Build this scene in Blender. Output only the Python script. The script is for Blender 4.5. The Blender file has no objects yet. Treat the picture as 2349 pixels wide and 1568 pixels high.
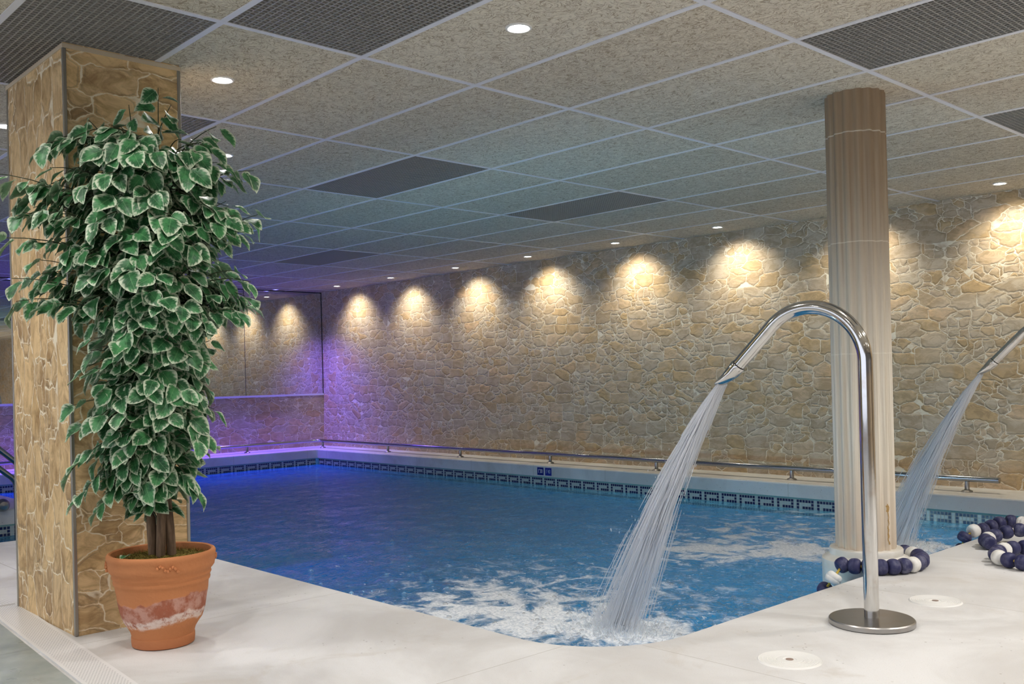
import bpy, bmesh, math, random
from mathutils import Vector, Matrix, noise
random.seed(7)
sc = bpy.context.scene
COL = sc.collection
PI = math.pi

# ------------------------------------------------------------------ camera
FPX = 2215.09
cam_d = bpy.data.cameras.new('camera')
cam = bpy.data.objects.new('camera', cam_d); COL.objects.link(cam)
cam_d.sensor_fit = 'HORIZONTAL'; cam_d.sensor_width = 36.0
cam_d.lens = FPX * 36.0 / 2349.0
cam_d.shift_y = (855.87 - 784.0) / 2349.0
cam_d.clip_start = 0.02; cam_d.clip_end = 200
yaw, pit, rol = 2.3889, 0.0038, -0.0240
fw = Vector((math.cos(pit)*math.cos(yaw), math.cos(pit)*math.sin(yaw), math.sin(pit)))
rt = Vector((math.sin(yaw), -math.cos(yaw), 0)); up = rt.cross(fw)
r2 = math.cos(rol)*rt + math.sin(rol)*up
u2 = -math.sin(rol)*rt + math.cos(rol)*up
mw = Matrix((( r2.x, u2.x, -fw.x, 0), (r2.y, u2.y, -fw.y, 0), (r2.z, u2.z, -fw.z, 0.93), (0, 0, 0, 1)))
cam.matrix_world = mw
sc.camera = cam

# ------------------------------------------------------------------ world, exposure
sc.view_settings.view_transform = 'Standard'
sc.view_settings.look = 'None'
sc.view_settings.gamma = 1.0
sc.view_settings.use_curve_mapping = False
sc.view_settings.exposure = 0.35
sc.cycles.max_bounces = 6; sc.cycles.diffuse_bounces = 3; sc.cycles.glossy_bounces = 3
sc.cycles.transparent_max_bounces = 24; sc.cycles.adaptive_threshold = 0.10; sc.cycles.adaptive_min_samples = 16; sc.cycles.caustics_reflective = False; sc.cycles.sample_clamp_indirect = 8.0
world = bpy.data.worlds.new('world'); sc.world = world; world.use_nodes = True
world.node_tree.nodes['Background'].inputs[0].default_value = (0.8, 0.85, 1.0, 1)
world.node_tree.nodes['Background'].inputs[1].default_value = 1.45

# ------------------------------------------------------------------ sizes
H = 2.2254            # ceiling
X0, Y0 = -12.165, 7.615
GX, GY, DX, DY = -3.2055, 2.2231, 1.2239, 0.6
WZ = -0.205           # water level
XE, YE = -2.11, 2.365 # near pool edges
XF, YF = -11.55, 7.11 # far pool edges
XL, YB = -6.44, -1.6
XR, YR = 4.2, -5.0

# power of the lamps
P_DECK, P_WALL, P_BLUE, P_POOL_FILL = 25.0, 30.0, 270.0, 140.0

# ------------------------------------------------------------------ helpers
def obj(name, bm, mats=None, parent=None, smooth=False, kind=None):
    me = bpy.data.meshes.new(name)
    if isinstance(bm, bmesh.types.BMesh):
        bmesh.ops.recalc_face_normals(bm, faces=bm.faces) if not bm.faces.layers.int.get('keep') else None
        bm.to_mesh(me); bm.free()
    else:
        me.from_pydata(*bm)
    if mats:
        for m in (mats if isinstance(mats, (list, tuple)) else [mats]): me.materials.append(m)
    if smooth:
        for p in me.polygons: p.use_smooth = True
        me.set_sharp_from_angle(angle=math.radians(38))
    o = bpy.data.objects.new(name, me); COL.objects.link(o)
    if parent: o.parent = parent
    if kind: o['kind'] = kind
    return o

def empty(name, loc, label, cat, group=None, rz=0):
    o = bpy.data.objects.new(name, None); COL.objects.link(o)
    o.location = loc; o.rotation_euler = (0, 0, rz)
    o['label'] = label; o['category'] = cat
    if group: o['group'] = group
    return o

def tag(o, label, cat, group=None):
    o['label'] = label; o['category'] = cat
    if group: o['group'] = group
    return o

def add_box(bm, x0, x1, y0, y1, z0, z1, mi=0):
    vs = [bm.verts.new((x, y, z)) for x in (x0, x1) for y in (y0, y1) for z in (z0, z1)]
    for f in ((0,1,3,2),(4,6,7,5),(0,4,5,1),(2,3,7,6),(0,2,6,4),(1,5,7,3)):
        fc = bm.faces.new([vs[i] for i in f]); fc.material_index = mi

def box(*a):
    bm = bmesh.new(); add_box(bm, *a); return bm

def bevel(o, w, n=2):
    m = o.modifiers.new('bevel', 'BEVEL'); m.width = w; m.segments = n; m.limit_method = 'ANGLE'
    return o

def lathe(bm, prof, n=48, c=(0, 0, 0), cap=True, rfun=None):
    rings = []
    for r, z in prof:
        rings.append([bm.verts.new((c[0] + (rfun(r, i*2*PI/n, z) if rfun else r)*math.cos(i*2*PI/n),
                                    c[1] + (rfun(r, i*2*PI/n, z) if rfun else r)*math.sin(i*2*PI/n), c[2] + z)) for i in range(n)])
    for a, b in zip(rings, rings[1:]):
        for i in range(n): bm.faces.new((a[i], a[(i+1) % n], b[(i+1) % n], b[i]))
    if cap:
        bm.faces.new(rings[0][::-1]); bm.faces.new(rings[-1])
    return bm

def tube(bm, pts, r, n=16, cap=True, scale=None):
    """tube along points, r a number or a list; scale = (sx, sy) of each ring"""
    pts = [Vector(p) for p in pts]
    rr = r if isinstance(r, (list, tuple)) else [r]*len(pts)
    t0 = (pts[1]-pts[0]).normalized()
    ref = Vector((0, 0, 1)) if abs(t0.z) < 0.9 else Vector((0, 1, 0))
    u = t0.cross(ref).normalized()
    rings = []
    for k, p in enumerate(pts):
        t = (pts[min(k+1, len(pts)-1)] - pts[max(k-1, 0)]).normalized()
        u = (u - t*u.dot(t)).normalized(); v = t.cross(u)
        sx, sy = (scale[k] if scale else (1, 1))
        rings.append([bm.verts.new(p + rr[k]*(sx*math.cos(i*2*PI/n)*u + sy*math.sin(i*2*PI/n)*v)) for i in range(n)])
    for a, b in zip(rings, rings[1:]):
        for i in range(n): bm.faces.new((a[i], a[(i+1) % n], b[(i+1) % n], b[i]))
    if cap:
        bm.faces.new(rings[0][::-1]); bm.faces.new(rings[-1])
    return rings

def wall_quads(quads):
    """quads: (corner, along-vector, z0, z1) with UV in metres"""
    bm = bmesh.new(); uv = bm.loops.layers.uv.new('uv')
    for q in quads:
        p, a, z0, z1 = q[:4]; off = q[4] if len(q) > 4 else 0; rot = q[5] if len(q) > 5 else False
        a = Vector(a); L = a.length; p = Vector(p)
        vs = [bm.verts.new((p.x, p.y, z0)), bm.verts.new((p.x+a.x, p.y+a.y, z0)), bm.verts.new((p.x+a.x, p.y+a.y, z1)), bm.verts.new((p.x, p.y, z1))]
        f = bm.faces.new(vs)
        for l, c in zip(f.loops, ((0, z0), (L, z0), (L, z1), (0, z1))):
            l[uv].uv = (c[1]+off, c[0]) if rot else (c[0]+off, c[1])
    return bm

# ------------------------------------------------------------------ materials
class N:
    def __init__(s, name):
        s.m = bpy.data.materials.new(name); s.m.use_nodes = True
        s.t = s.m.node_tree; s.t.nodes.clear()
        s.out = s.t.nodes.new('ShaderNodeOutputMaterial')
    def n(s, typ, ins=None, **kw):
        nd = s.t.nodes.new('ShaderNode'+typ)
        for k, v in kw.items(): setattr(nd, k, v)
        for k, v in (ins or {}).items(): s.set(nd.inputs[k], v)
        return nd
    def set(s, sock, v):
        if isinstance(v, bpy.types.NodeSocket): s.t.links.new(v, sock)
        elif isinstance(v, bpy.types.Node): s.t.links.new(v.outputs[0], sock)
        elif isinstance(v, (tuple, list)) and sock.type == 'RGBA' and len(v) == 3: sock.default_value = (*v, 1)
        else: sock.default_value = v
    def math(s, op, a, b=0.0, c=None, clamp=False):
        nd = s.t.nodes.new('ShaderNodeMath'); nd.operation = op; nd.use_clamp = clamp
        s.set(nd.inputs[0], a); s.set(nd.inputs[1], b)
        if c is not None: s.set(nd.inputs[2], c)
        return nd.outputs[0]
    def vmath(s, op, a, b=(0, 0, 0)):
        nd = s.t.nodes.new('ShaderNodeVectorMath'); nd.operation = op
        s.set(nd.inputs[0], a)
        if op == 'SCALE': s.set(nd.inputs[3], b)
        else: s.set(nd.inputs[1], b)
        return nd.outputs['Value'] if op in ('DISTANCE', 'LENGTH') else nd.outputs[0]
    def mix(s, f, a, b):
        nd = s.t.nodes.new('ShaderNodeMix'); nd.data_type = 'RGBA'
        s.set(nd.inputs['Factor'], f); s.set(nd.inputs[6], a if not (isinstance(a, tuple) and len(a) == 3) else (*a, 1)); s.set(nd.inputs[7], b if not (isinstance(b, tuple) and len(b) == 3) else (*b, 1))
        return nd.outputs[2]
    def ramp(s, f, stops, interp='LINEAR'):
        nd = s.t.nodes.new('ShaderNodeValToRGB'); cr = nd.color_ramp; cr.interpolation = interp
        while len(cr.elements) < len(stops): cr.elements.new(0.5)
        for e, (p, c) in zip(cr.elements, stops):
            e.position = p; e.color = (*c, 1) if isinstance(c, tuple) else (c, c, c, 1)
        s.set(nd.inputs[0], f); return nd.outputs[0]
    def smooth(s, v, a, b):
        nd = s.t.nodes.new('ShaderNodeMapRange'); nd.interpolation_type = 'SMOOTHSTEP'
        s.set(nd.inputs[0], v); nd.inputs[1].default_value = a; nd.inputs[2].default_value = b
        return nd.outputs[0]
    def obj(s): return s.n('TexCoord').outputs['Object']
    def pos(s): return s.n('NewGeometry').outputs['Position']
    def uv(s): return s.n('TexCoord').outputs['UV']
    def noise(s, v, sc=5.0, det=4.0, rough=0.5, out=0, dist=0.0, dim='3D'):
        nd = s.n('TexNoise', {'Vector': v, 'Scale': sc, 'Detail': det, 'Roughness': rough, 'Distortion': dist}); return nd.outputs[out]
    def bump(s, h, strength=0.5, dist=0.01, normal=None):
        nd = s.n('Bump', {'Height': h, 'Strength': strength, 'Distance': dist})
        if normal is not None: s.set(nd.inputs['Normal'], normal)
        return nd.outputs[0]
    def pbsdf(s, col, rough=0.5, normal=None, metal=0.0, spec=0.5, **kw):
        nd = s.n('BsdfPrincipled', {'Base Color': col, 'Roughness': rough, 'Metallic': metal, 'Specular IOR Level': spec})
        if normal is not None: s.set(nd.inputs['Normal'], normal)
        for k, v in kw.items(): s.set(nd.inputs[k.replace('_', ' ')], v)
        return nd.outputs[0]
    def done(s, sh):
        s.t.links.new(sh, s.out.inputs[0]); return s.m

def simple(name, col, rough=0.5, metal=0.0, spec=0.5):
    k = N(name); return k.done(k.pbsdf(col, rough, None, metal, spec))

def stone_material(name, seed=0.0, warm=0.0):
    k = N(name); uv = k.uv()
    v0 = k.n('Mapping', {'Vector': uv, 'Location': (seed, seed*0.7, 0)}).outputs[0]
    wob = k.vmath('SUBTRACT', k.noise(v0, 7.0, 3, 0.55, 1), (0.5, 0.5, 0.5))
    v1 = k.vmath('ADD', v0, k.vmath('SCALE', wob, 0.050))
    wob2 = k.vmath('SUBTRACT', k.noise(v0, 32.0, 2, 0.6, 1), (0.5, 0.5, 0.5))
    v1 = k.vmath('ADD', v1, k.vmath('SCALE', wob2, 0.014))
    v = k.vmath('MULTIPLY', v1, (5.0, 9.4, 1))
    a = k.n('TexVoronoi', {'Vector': v, 'Scale': 1.0, 'Randomness': 0.82}, voronoi_dimensions='2D', feature='F1', distance='CHEBYCHEV')
    b = k.n('TexVoronoi', {'Vector': v, 'Scale': 1.0, 'Randomness': 0.82}, voronoi_dimensions='2D', feature='F2', distance='CHEBYCHEV')
    edge = k.math('SUBTRACT', b.outputs['Distance'], a.outputs['Distance'])
    # some of the stones are split into smaller ones
    vs_ = k.vmath('MULTIPLY', v1, (11.0, 13.0, 1))
    a2 = k.n('TexVoronoi', {'Vector': vs_, 'Scale': 1.0, 'Randomness': 0.85}, voronoi_dimensions='2D', feature='F1', distance='CHEBYCHEV')
    b2 = k.n('TexVoronoi', {'Vector': vs_, 'Scale': 1.0, 'Randomness': 0.85}, voronoi_dimensions='2D', feature='F2', distance='CHEBYCHEV')
    split = k.math('LESS_THAN', k.n('SeparateColor', {'Color': a.outputs['Color']}).outputs[1], 0.36)
    e_in = k.math('MULTIPLY', k.math('SUBTRACT', b2.outputs['Distance'], a2.outputs['Distance']), 0.75)
    edge = k.math('MINIMUM', edge, k.math('ADD', e_in, k.math('MULTIPLY', k.math('SUBTRACT', 1.0, split), 9.0)))
    e2 = k.math('ADD', edge, k.math('MULTIPLY', k.math('SUBTRACT', k.noise(v0, 20.0, 2), 0.5), 0.11))
    mort = k.math('SUBTRACT', 1.0, k.smooth(e2, 0.004, 0.040))
    rnd = k.n('SeparateColor', {'Color': k.mix(k.math('MULTIPLY', split, 0.7), a.outputs['Color'], a2.outputs['Color'])})
    base = k.ramp(rnd.outputs[0], [(0.0, (0.60, 0.42, 0.22)), (0.22, (0.66, 0.48, 0.27)), (0.45, (0.55, 0.44, 0.32)), (0.7, (0.62, 0.54, 0.42)), (1.0, (0.72, 0.50, 0.29))])
    st = k.noise(k.vmath('MULTIPLY', k.vmath('ADD', v0, k.vmath('SCALE', a.outputs['Color'], 5.0)), (9, 17, 1)), 1.0, 6, 0.68, dist=1.0)
    base = k.mix(0.10, base, (0.48, 0.37, 0.28))
    base = k.mix(k.smooth(st, 0.42, 0.60), k.mix(0.55, base, (0.34, 0.24, 0.13)), base)
    base = k.mix(k.math('MULTIPLY', k.smooth(k.noise(v0, 3.4, 4, 0.6), 0.45, 0.62), 0.30), base, (0.64, 0.56, 0.46))
    crack = k.smooth(k.noise(v0, 23.0, 4, 0.7, dist=1.5), 0.66, 0.72)
    base = k.mix(k.math('MULTIPLY', crack, 0.5), base, (0.34, 0.24, 0.14))
    col = k.mix(k.math('MULTIPLY', mort, 0.9), base, (0.86, 0.80, 0.67))
    if warm: col = k.mix(warm, col, k.mix(mort, k.mix(k.smooth(k.math('ADD', st, k.math('MULTIPLY', k.math('SUBTRACT', rnd.outputs[1], 0.5), 0.26)), 0.27, 0.73), (0.34, 0.19, 0.06), (0.88, 0.62, 0.30)), (0.92, 0.80, 0.58)))
    joint_shade = k.math('MULTIPLY', k.math('SUBTRACT', k.smooth(e2, 0.05, 0.10), k.smooth(e2, 0.10, 0.17)), k.smooth(k.noise(v0, 9.0, 2), 0.5, 0.62))  # thin shadow lines beside the joints, painted into the stone colour
    col = k.mix(k.math('MULTIPLY', joint_shade, 0.45), col, (0.22, 0.17, 0.11))
    hgt = k.math('ADD', k.math('MULTIPLY', k.smooth(e2, 0.03, 0.22), 0.7), k.math('MULTIPLY', st, 0.6))
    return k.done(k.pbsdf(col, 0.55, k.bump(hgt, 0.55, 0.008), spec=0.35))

M = {}
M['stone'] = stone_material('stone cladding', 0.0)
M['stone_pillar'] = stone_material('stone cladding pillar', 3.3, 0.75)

def ceiling_material():
    k = N('wood wool panel'); p = k.obj()
    def fib(ang, sx, sy, seed):
        v = k.n('Mapping', {'Vector': p, 'Rotation': (0, 0, ang), 'Location': (seed, seed, 0)}).outputs[0]
        w = k.vmath('ADD', v, k.vmath('SCALE', k.noise(v, 14.0, 2, 0.5, 1), 0.10))
        return k.noise(k.vmath('MULTIPLY', w, (sx, sy, 1)), 1.0, 2, 0.6)
    f1 = fib(0.3, 26, 190, 0.0); f2 = fib(1.5, 28, 200, 5.0); f3 = fib(-0.75, 24, 170, 9.0)
    d = k.math('MAXIMUM', k.math('MAXIMUM', k.smooth(f1, 0.545, 0.66), k.smooth(f2, 0.56, 0.68)), k.smooth(f3, 0.555, 0.67))
    li = k.math('MAXIMUM', k.smooth(f1, 0.47, 0.36), k.smooth(f2, 0.46, 0.35))
    cell = k.n('SeparateXYZ', {'Vector': p})
    cx = k.math('FLOOR', k.math('DIVIDE', k.math('SUBTRACT', cell.outputs[0], GX), DX))
    cy = k.math('FLOOR', k.math('DIVIDE', k.math('SUBTRACT', cell.outputs[1], GY), DY))
    cmb = k.n('CombineXYZ', {'X': cx, 'Y': cy})
    wn = k.n('TexWhiteNoise', {'Vector': cmb.outputs[0]}, noise_dimensions='2D').outputs[0]
    base = k.mix(wn, (0.62, 0.56, 0.45), (0.71, 0.66, 0.55))
    col = k.mix(k.math('MULTIPLY', li, 0.6), base, (0.80, 0.74, 0.60))
    col = k.mix(k.math('MULTIPLY', d, 0.62), col, (0.22, 0.15, 0.08))
    return k.done(k.pbsdf(col, 0.9, k.bump(k.math('SUBTRACT', li, d), 0.5, 0.004), spec=0.1))
M['ceiling'] = ceiling_material()
M['tbar'] = simple('white ceiling bar', (0.72, 0.73, 0.78), 0.4)
M['grille'] = simple('grey grille plastic', (0.30, 0.29, 0.27), 0.5)
M['plenum'] = simple('dark plenum', (0.10, 0.10, 0.10), 0.9)

def deck_material():
    k = N('pale terrazzo deck'); p = k.pos()
    s = k.n('SeparateXYZ', {'Vector': p}); x, y, z = s.outputs[0], s.outputs[1], s.outputs[2]
    big = k.noise(p, 1.3, 5, 0.6, dist=0.6)
    col = k.mix(k.smooth(big, 0.36, 0.62), (0.60, 0.585, 0.565), (0.745, 0.74, 0.73))
    col = k.mix(k.math('MULTIPLY', k.smooth(k.noise(p, 3.1, 5, 0.65, dist=1.0), 0.56, 0.72), 0.35), col, (0.52, 0.47, 0.40))
    sp = k.noise(p, 260.0, 1, 0.5)
    col = k.mix(k.math('MULTIPLY', k.smooth(sp, 0.62, 0.72), 0.35), col, (0.45, 0.42, 0.38))
    pit = k.n('TexVoronoi', {'Vector': p, 'Scale': 26.0}, feature='F1').outputs['Distance']
    pitm = k.math('MULTIPLY', k.math('LESS_THAN', pit, 0.10), k.smooth(k.noise(p, 2.2, 2), 0.5, 0.6))
    col = k.mix(k.math('MULTIPLY', pitm, 0.6), col, (0.30, 0.27, 0.24))
    def line(coord, c0, per, w):
        t = k.math('MODULO', k.math('ADD', k.math('SUBTRACT', coord, c0), per*50+per/2), per)
        return k.math('LESS_THAN', k.math('ABSOLUTE', k.math('SUBTRACT', t, per/2)), w)
    top = k.math('GREATER_THAN', z, -0.015)
    near = k.math('LESS_THAN', y, YE+0.02)
    l1 = k.math('MULTIPLY', line(x, -2.325, 1.315, 0.002), near)
    l2 = k.math('MULTIPLY', line(y, 2.578, 1.30, 0.002), k.math('GREATER_THAN', x, XE-0.02))
    l3 = k.math('MULTIPLY', k.math('LESS_THAN', k.math('ABSOLUTE', k.math('SUBTRACT', y, 1.52)), 0.003), k.math('LESS_THAN', x, -4.46))
    l4 = k.math('MULTIPLY', line(x, -7.298, 1.004, 0.0025), k.math('GREATER_THAN', y, YF-0.05))
    l5 = k.math('MULTIPLY', line(y, 5.87, 1.085, 0.0025), k.math('LESS_THAN', x, XF+0.05))
    ln = k.math('MAXIMUM', k.math('MAXIMUM', k.math('MAXIMUM', l1, l2), k.math('MAXIMUM', l3, l4)), l5)
    col = k.mix(k.math('MULTIPLY', ln, 0.55), col, (0.36, 0.33, 0.28))
    return k.done(k.pbsdf(col, 0.55, k.bump(sp, 0.12, 0.002), spec=0.35))
M['deck'] = deck_material()

def wetfloor():
    k = N('wet grey floor tiles'); p = k.pos()
    s = k.n('SeparateXYZ', {'Vector': p})
    col = k.mix(k.smooth(k.noise(p, 4.0, 5, 0.6), 0.35, 0.65), (0.30, 0.34, 0.32), (0.40, 0.44, 0.42))
    t = k.math('MODULO', k.math('ADD', s.outputs[0], 50.0-0.003+3.697), 0.6)
    ln = k.math('LESS_THAN', k.math('ABSOLUTE', k.math('SUBTRACT', t, 0.197)), 0.0)
    t2 = k.math('ABSOLUTE', k.math('SUBTRACT', s.outputs[0], -3.697))
    ln = k.math('LESS_THAN', t2, 0.0035)
    col = k.mix(k.math('MULTIPLY', ln, 0.5), col, (0.18, 0.19, 0.18))
    return k.done(k.pbsdf(col, k.ramp(k.noise(p, 9.0, 3), [(0.3, 0.2), (0.7, 0.5)]), k.bump(k.noise(p, 200, 2), 0.1, 0.002)))
M['wetfloor'] = wetfloor()

def grate_material():
    k = N('white slotted grating'); uv = k.uv()
    s = k.n('SeparateXYZ', {'Vector': uv})
    # rows of short slots across the strip
    row = k.math('DIVIDE', s.outputs[0], 0.0125); rowf = k.math('FRACT', row); rowi = k.math('FLOOR', row)
    colc = k.math('ADD', k.math('DIVIDE', s.outputs[1], 0.0105), k.math('MULTIPLY', k.math('MODULO', rowi, 2.0), 0.5))
    colf = k.math('FRACT', colc)
    m = k.math('MULTIPLY', k.math('LESS_THAN', k.math('ABSOLUTE', k.math('SUBTRACT', rowf, 0.5)), 0.17),
               k.math('LESS_THAN', k.math('ABSOLUTE', k.math('SUBTRACT', colf, 0.5)), 0.26))
    edge = k.math('MULTIPLY', k.math('GREATER_THAN', s.outputs[1], 0.012), k.math('LESS_THAN', s.outputs[1], 0.118))
    m = k.math('MULTIPLY', m, edge)
    col = k.mix(k.math('MULTIPLY', m, 0.75), (0.80, 0.79, 0.78), (0.28, 0.28, 0.28))
    return k.done(k.pbsdf(col, 0.45, k.bump(m, -0.6, 0.003)))
M['grate'] = grate_material()

def chrome(name, col=(0.72, 0.71, 0.69), r=0.16, stains=0.0):
    k = N(name); p = k.obj()
    nz = k.noise(p, 18.0, 4, 0.6)
    c = k.mix(k.math('MULTIPLY', k.smooth(nz, 0.5, 0.7), stains), col, (0.40, 0.30, 0.20))
    return k.done(k.pbsdf(c, k.math('ADD', k.math('MULTIPLY', nz, 0.08), r-0.04), None, 1.0))
M['chrome'] = chrome('polished stainless steel', (0.60, 0.59, 0.57), 0.10, 0.3)
M['rail'] = chrome('rail steel', (0.42, 0.43, 0.46), 0.14, 0.0)
M['brushed'] = chrome('brushed steel', (0.38, 0.37, 0.36), 0.33, 0.2)
M['trimsteel'] = simple('grey corner trim', (0.36, 0.34, 0.30), 0.35, 0.7)
M['rubber'] = simple('black rubber', (0.02, 0.02, 0.02), 0.6)

def column_material():
    k = N('weathered cream column'); p = k.obj()
    s = k.n('SeparateXYZ', {'Vector': p}); z = s.outputs[2]
    ang = k.math('ARCTAN2', s.outputs[1], s.outputs[0])
    stv = k.n('CombineXYZ', {'X': k.math('MULTIPLY', ang, 7.0), 'Y': k.math('MULTIPLY', z, 0.55)}).outputs[0]
    streak = k.noise(stv, 1.6, 4, 0.6)
    col = k.mix(k.smooth(streak, 0.38, 0.66), (0.56, 0.50, 0.40), (0.76, 0.72, 0.63))
    # brown weathering that hangs from the top of the shaft
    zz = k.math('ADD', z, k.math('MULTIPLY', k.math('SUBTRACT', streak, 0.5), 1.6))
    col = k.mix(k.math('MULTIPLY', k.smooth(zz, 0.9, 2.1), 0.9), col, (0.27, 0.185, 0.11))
    low = k.smooth(k.math('SUBTRACT', z, k.math('MULTIPLY', streak, 0.9)), 0.15, -0.40)
    col = k.mix(k.math('MULTIPLY', low, 0.45), col, (0.55, 0.40, 0.28))
    for zj in (2.03, 1.52, 1.0):
        j = k.math('LESS_THAN', k.math('ABSOLUTE', k.math('SUBTRACT', k.math('ADD', z, k.math('MULTIPLY', k.math('SUBTRACT', k.noise(p, 14, 2), 0.5), 0.012)), zj)), 0.0028)
        col = k.mix(k.math('MULTIPLY', j, 0.6), col, (0.74, 0.70, 0.60))
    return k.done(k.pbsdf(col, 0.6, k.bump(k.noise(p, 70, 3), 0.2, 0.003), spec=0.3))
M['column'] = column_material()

def plinth_material():
    k = N('pale column base'); p = k.obj()
    col = k.mix(k.smooth(k.noise(p, 11, 4), 0.4, 0.65), (0.66, 0.63, 0.56), (0.75, 0.73, 0.68))
    return k.done(k.pbsdf(col, 0.55, k.bump(k.noise(p, 60, 3), 0.15, 0.003)))
M['plinth'] = plinth_material()
M['ochre'] = simple('ochre stain', (0.42, 0.26, 0.09), 0.7)

def float_material(name, a, b):
    k = N(name); p = k.obj()
    oi = k.n('ObjectInfo').outputs['Random']
    nz = k.noise(k.vmath('ADD', p, k.n('CombineXYZ', {'X': k.math('MULTIPLY', oi, 20.0)}).outputs[0]), 28.0, 5, 0.65)
    f = k.math('MULTIPLY', k.smooth(nz, 0.42, 0.72), k.math('ADD', 0.15, k.math('MULTIPLY', oi, 0.75)))
    return k.done(k.pbsdf(k.mix(f, a, b), 0.55, k.bump(nz, 0.2, 0.002)))
M['navy'] = float_material('navy float', (0.018, 0.020, 0.085), (0.19, 0.19, 0.27))
M['white_float'] = float_material('white float', (0.80, 0.79, 0.76), (0.58, 0.54, 0.46))
M['rope'] = simple('yellow black rope', (0.50, 0.36, 0.05), 0.8)

def pot_material():
    k = N('terracotta'); p = k.obj()
    s = k.n('SeparateXYZ', {'Vector': p}); z = s.outputs[2]
    nz = k.noise(p, 7.0, 5, 0.6)
    ang = k.math('ARCTAN2', s.outputs[1], s.outputs[0])
    col = k.mix(nz, (0.50, 0.185, 0.072), (0.62, 0.26, 0.11))
    wav = k.math('ADD', k.math('MULTIPLY', k.math('SINE', k.math('ADD', k.math('MULTIPLY', ang, 2.0), 1.0)), 0.016), k.math('MULTIPLY', k.math('SUBTRACT', k.noise(p, 22, 4), 0.5), 0.045))
    zz = k.math('SUBTRACT', z, wav)
    damp = k.math('MULTIPLY', k.smooth(zz, 0.182, 0.174), k.smooth(zz, 0.095, 0.11))
    col = k.mix(k.math('MULTIPLY', damp, 0.8), col, k.mix(k.smooth(k.noise(p, 16, 5, 0.7), 0.42, 0.62), (0.33, 0.10, 0.065), (0.55, 0.32, 0.27)))
    col = k.mix(k.math('MULTIPLY', k.smooth(z, 0.06, 0.0), 0.5), col, (0.36, 0.12, 0.055))
    band = k.math('MULTIPLY', k.smooth(zz, 0.124, 0.114), k.smooth(zz, 0.082, 0.096))
    salt = k.math('MULTIPLY', band, k.smooth(k.noise(p, 30, 6, 0.75), 0.38, 0.55))
    col = k.mix(k.math('MULTIPLY', salt, 0.85), col, (0.80, 0.68, 0.62))
    return k.done(k.pbsdf(col, 0.75, k.bump(k.math('ADD', k.noise(p, 90, 3), k.math('MULTIPLY', k.math('MULTIPLY', damp, k.noise(p, 28, 5, 0.7)), 3.0)), 0.35, 0.004), spec=0.25))
M['pot'] = pot_material()

def moss_material():
    k = N('moss and soil'); p = k.obj()
    nz = k.noise(p, 95.0, 4, 0.7)
    col = k.ramp(nz, [(0.3, (0.03, 0.02, 0.01)), (0.5, (0.17, 0.13, 0.03)), (0.62, (0.33, 0.27, 0.07)), (0.8, (0.20, 0.10, 0.04))])
    return k.done(k.pbsdf(col, 0.95, k.bump(nz, 1.0, 0.01), spec=0.1))
M['moss'] = moss_material()

def bark_material():
    k = N('bark'); p = k.obj()
    nz = k.noise(k.vmath('MULTIPLY', p, (60, 60, 9)), 1.0, 5, 0.6)
    return k.done(k.pbsdf(k.ramp(nz, [(0.3, (0.07, 0.04, 0.022)), (0.7, (0.25, 0.165, 0.10))]), 0.8, k.bump(nz, 0.6, 0.004)))
M['bark'] = bark_material()
M['twig'] = simple('dark twig', (0.05, 0.06, 0.025), 0.6)

def leaf_material():
    k = N('variegated leaf')
    u = k.n('SeparateXYZ', {'Vector': k.uv()})
    su = k.math('SUBTRACT', k.math('MULTIPLY', u.outputs[0], 2.0), 1.0)     # -1..1 across
    au = k.math('ABSOLUTE', su); v = u.outputs[1]
    vein = k.math('FRACT', k.math('SUBTRACT', k.math('MULTIPLY', v, 6.0), k.math('MULTIPLY', au, 1.7)))
    vd = k.math('ABSOLUTE', k.math('SUBTRACT', vein, 0.5))
    p = k.pos()
    nz = k.noise(p, 55.0, 3, 0.6)
    edge = k.math('MAXIMUM', au, k.math('MULTIPLY', k.math('ABSOLUTE', k.math('SUBTRACT', v, 0.45)), 1.72))
    e = k.math('ADD', edge, k.math('ADD', k.math('MULTIPLY', k.math('SUBTRACT', nz, 0.5), 0.75), k.math('MULTIPLY', vd, 0.42)))
    mask = k.smooth(e, 0.66, 1.04)
    g = k.mix(k.smooth(k.noise(p, 21.0, 4, 0.6), 0.38, 0.66), (0.018, 0.10, 0.034), (0.075, 0.29, 0.10))
    g = k.mix(k.math('MULTIPLY', k.smooth(vd, 0.10, 0.0), 0.35), g, (0.16, 0.36, 0.17))
    mid = k.smooth(au, 0.06, 0.0)
    g = k.mix(k.math('MULTIPLY', mid, 0.5), g, (0.22, 0.42, 0.2))
    col = k.mix(mask, g, (0.62, 0.70, 0.52))
    bk = k.n('NewGeometry').outputs['Backfacing']
    col = k.mix(k.math('MULTIPLY', bk, 0.35), col, (0.35, 0.45, 0.33))
    d = k.pbsdf(col, 0.46, k.bump(k.math('ADD', vd, mid), -0.3, 0.003), spec=0.4)
    tr = k.n('BsdfTranslucent', {'Color': col}).outputs[0]
    return k.done(k.n('MixShader', {0: 0.15, 1: d, 2: tr}).outputs[0])
M['leaf'] = leaf_material()

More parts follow.
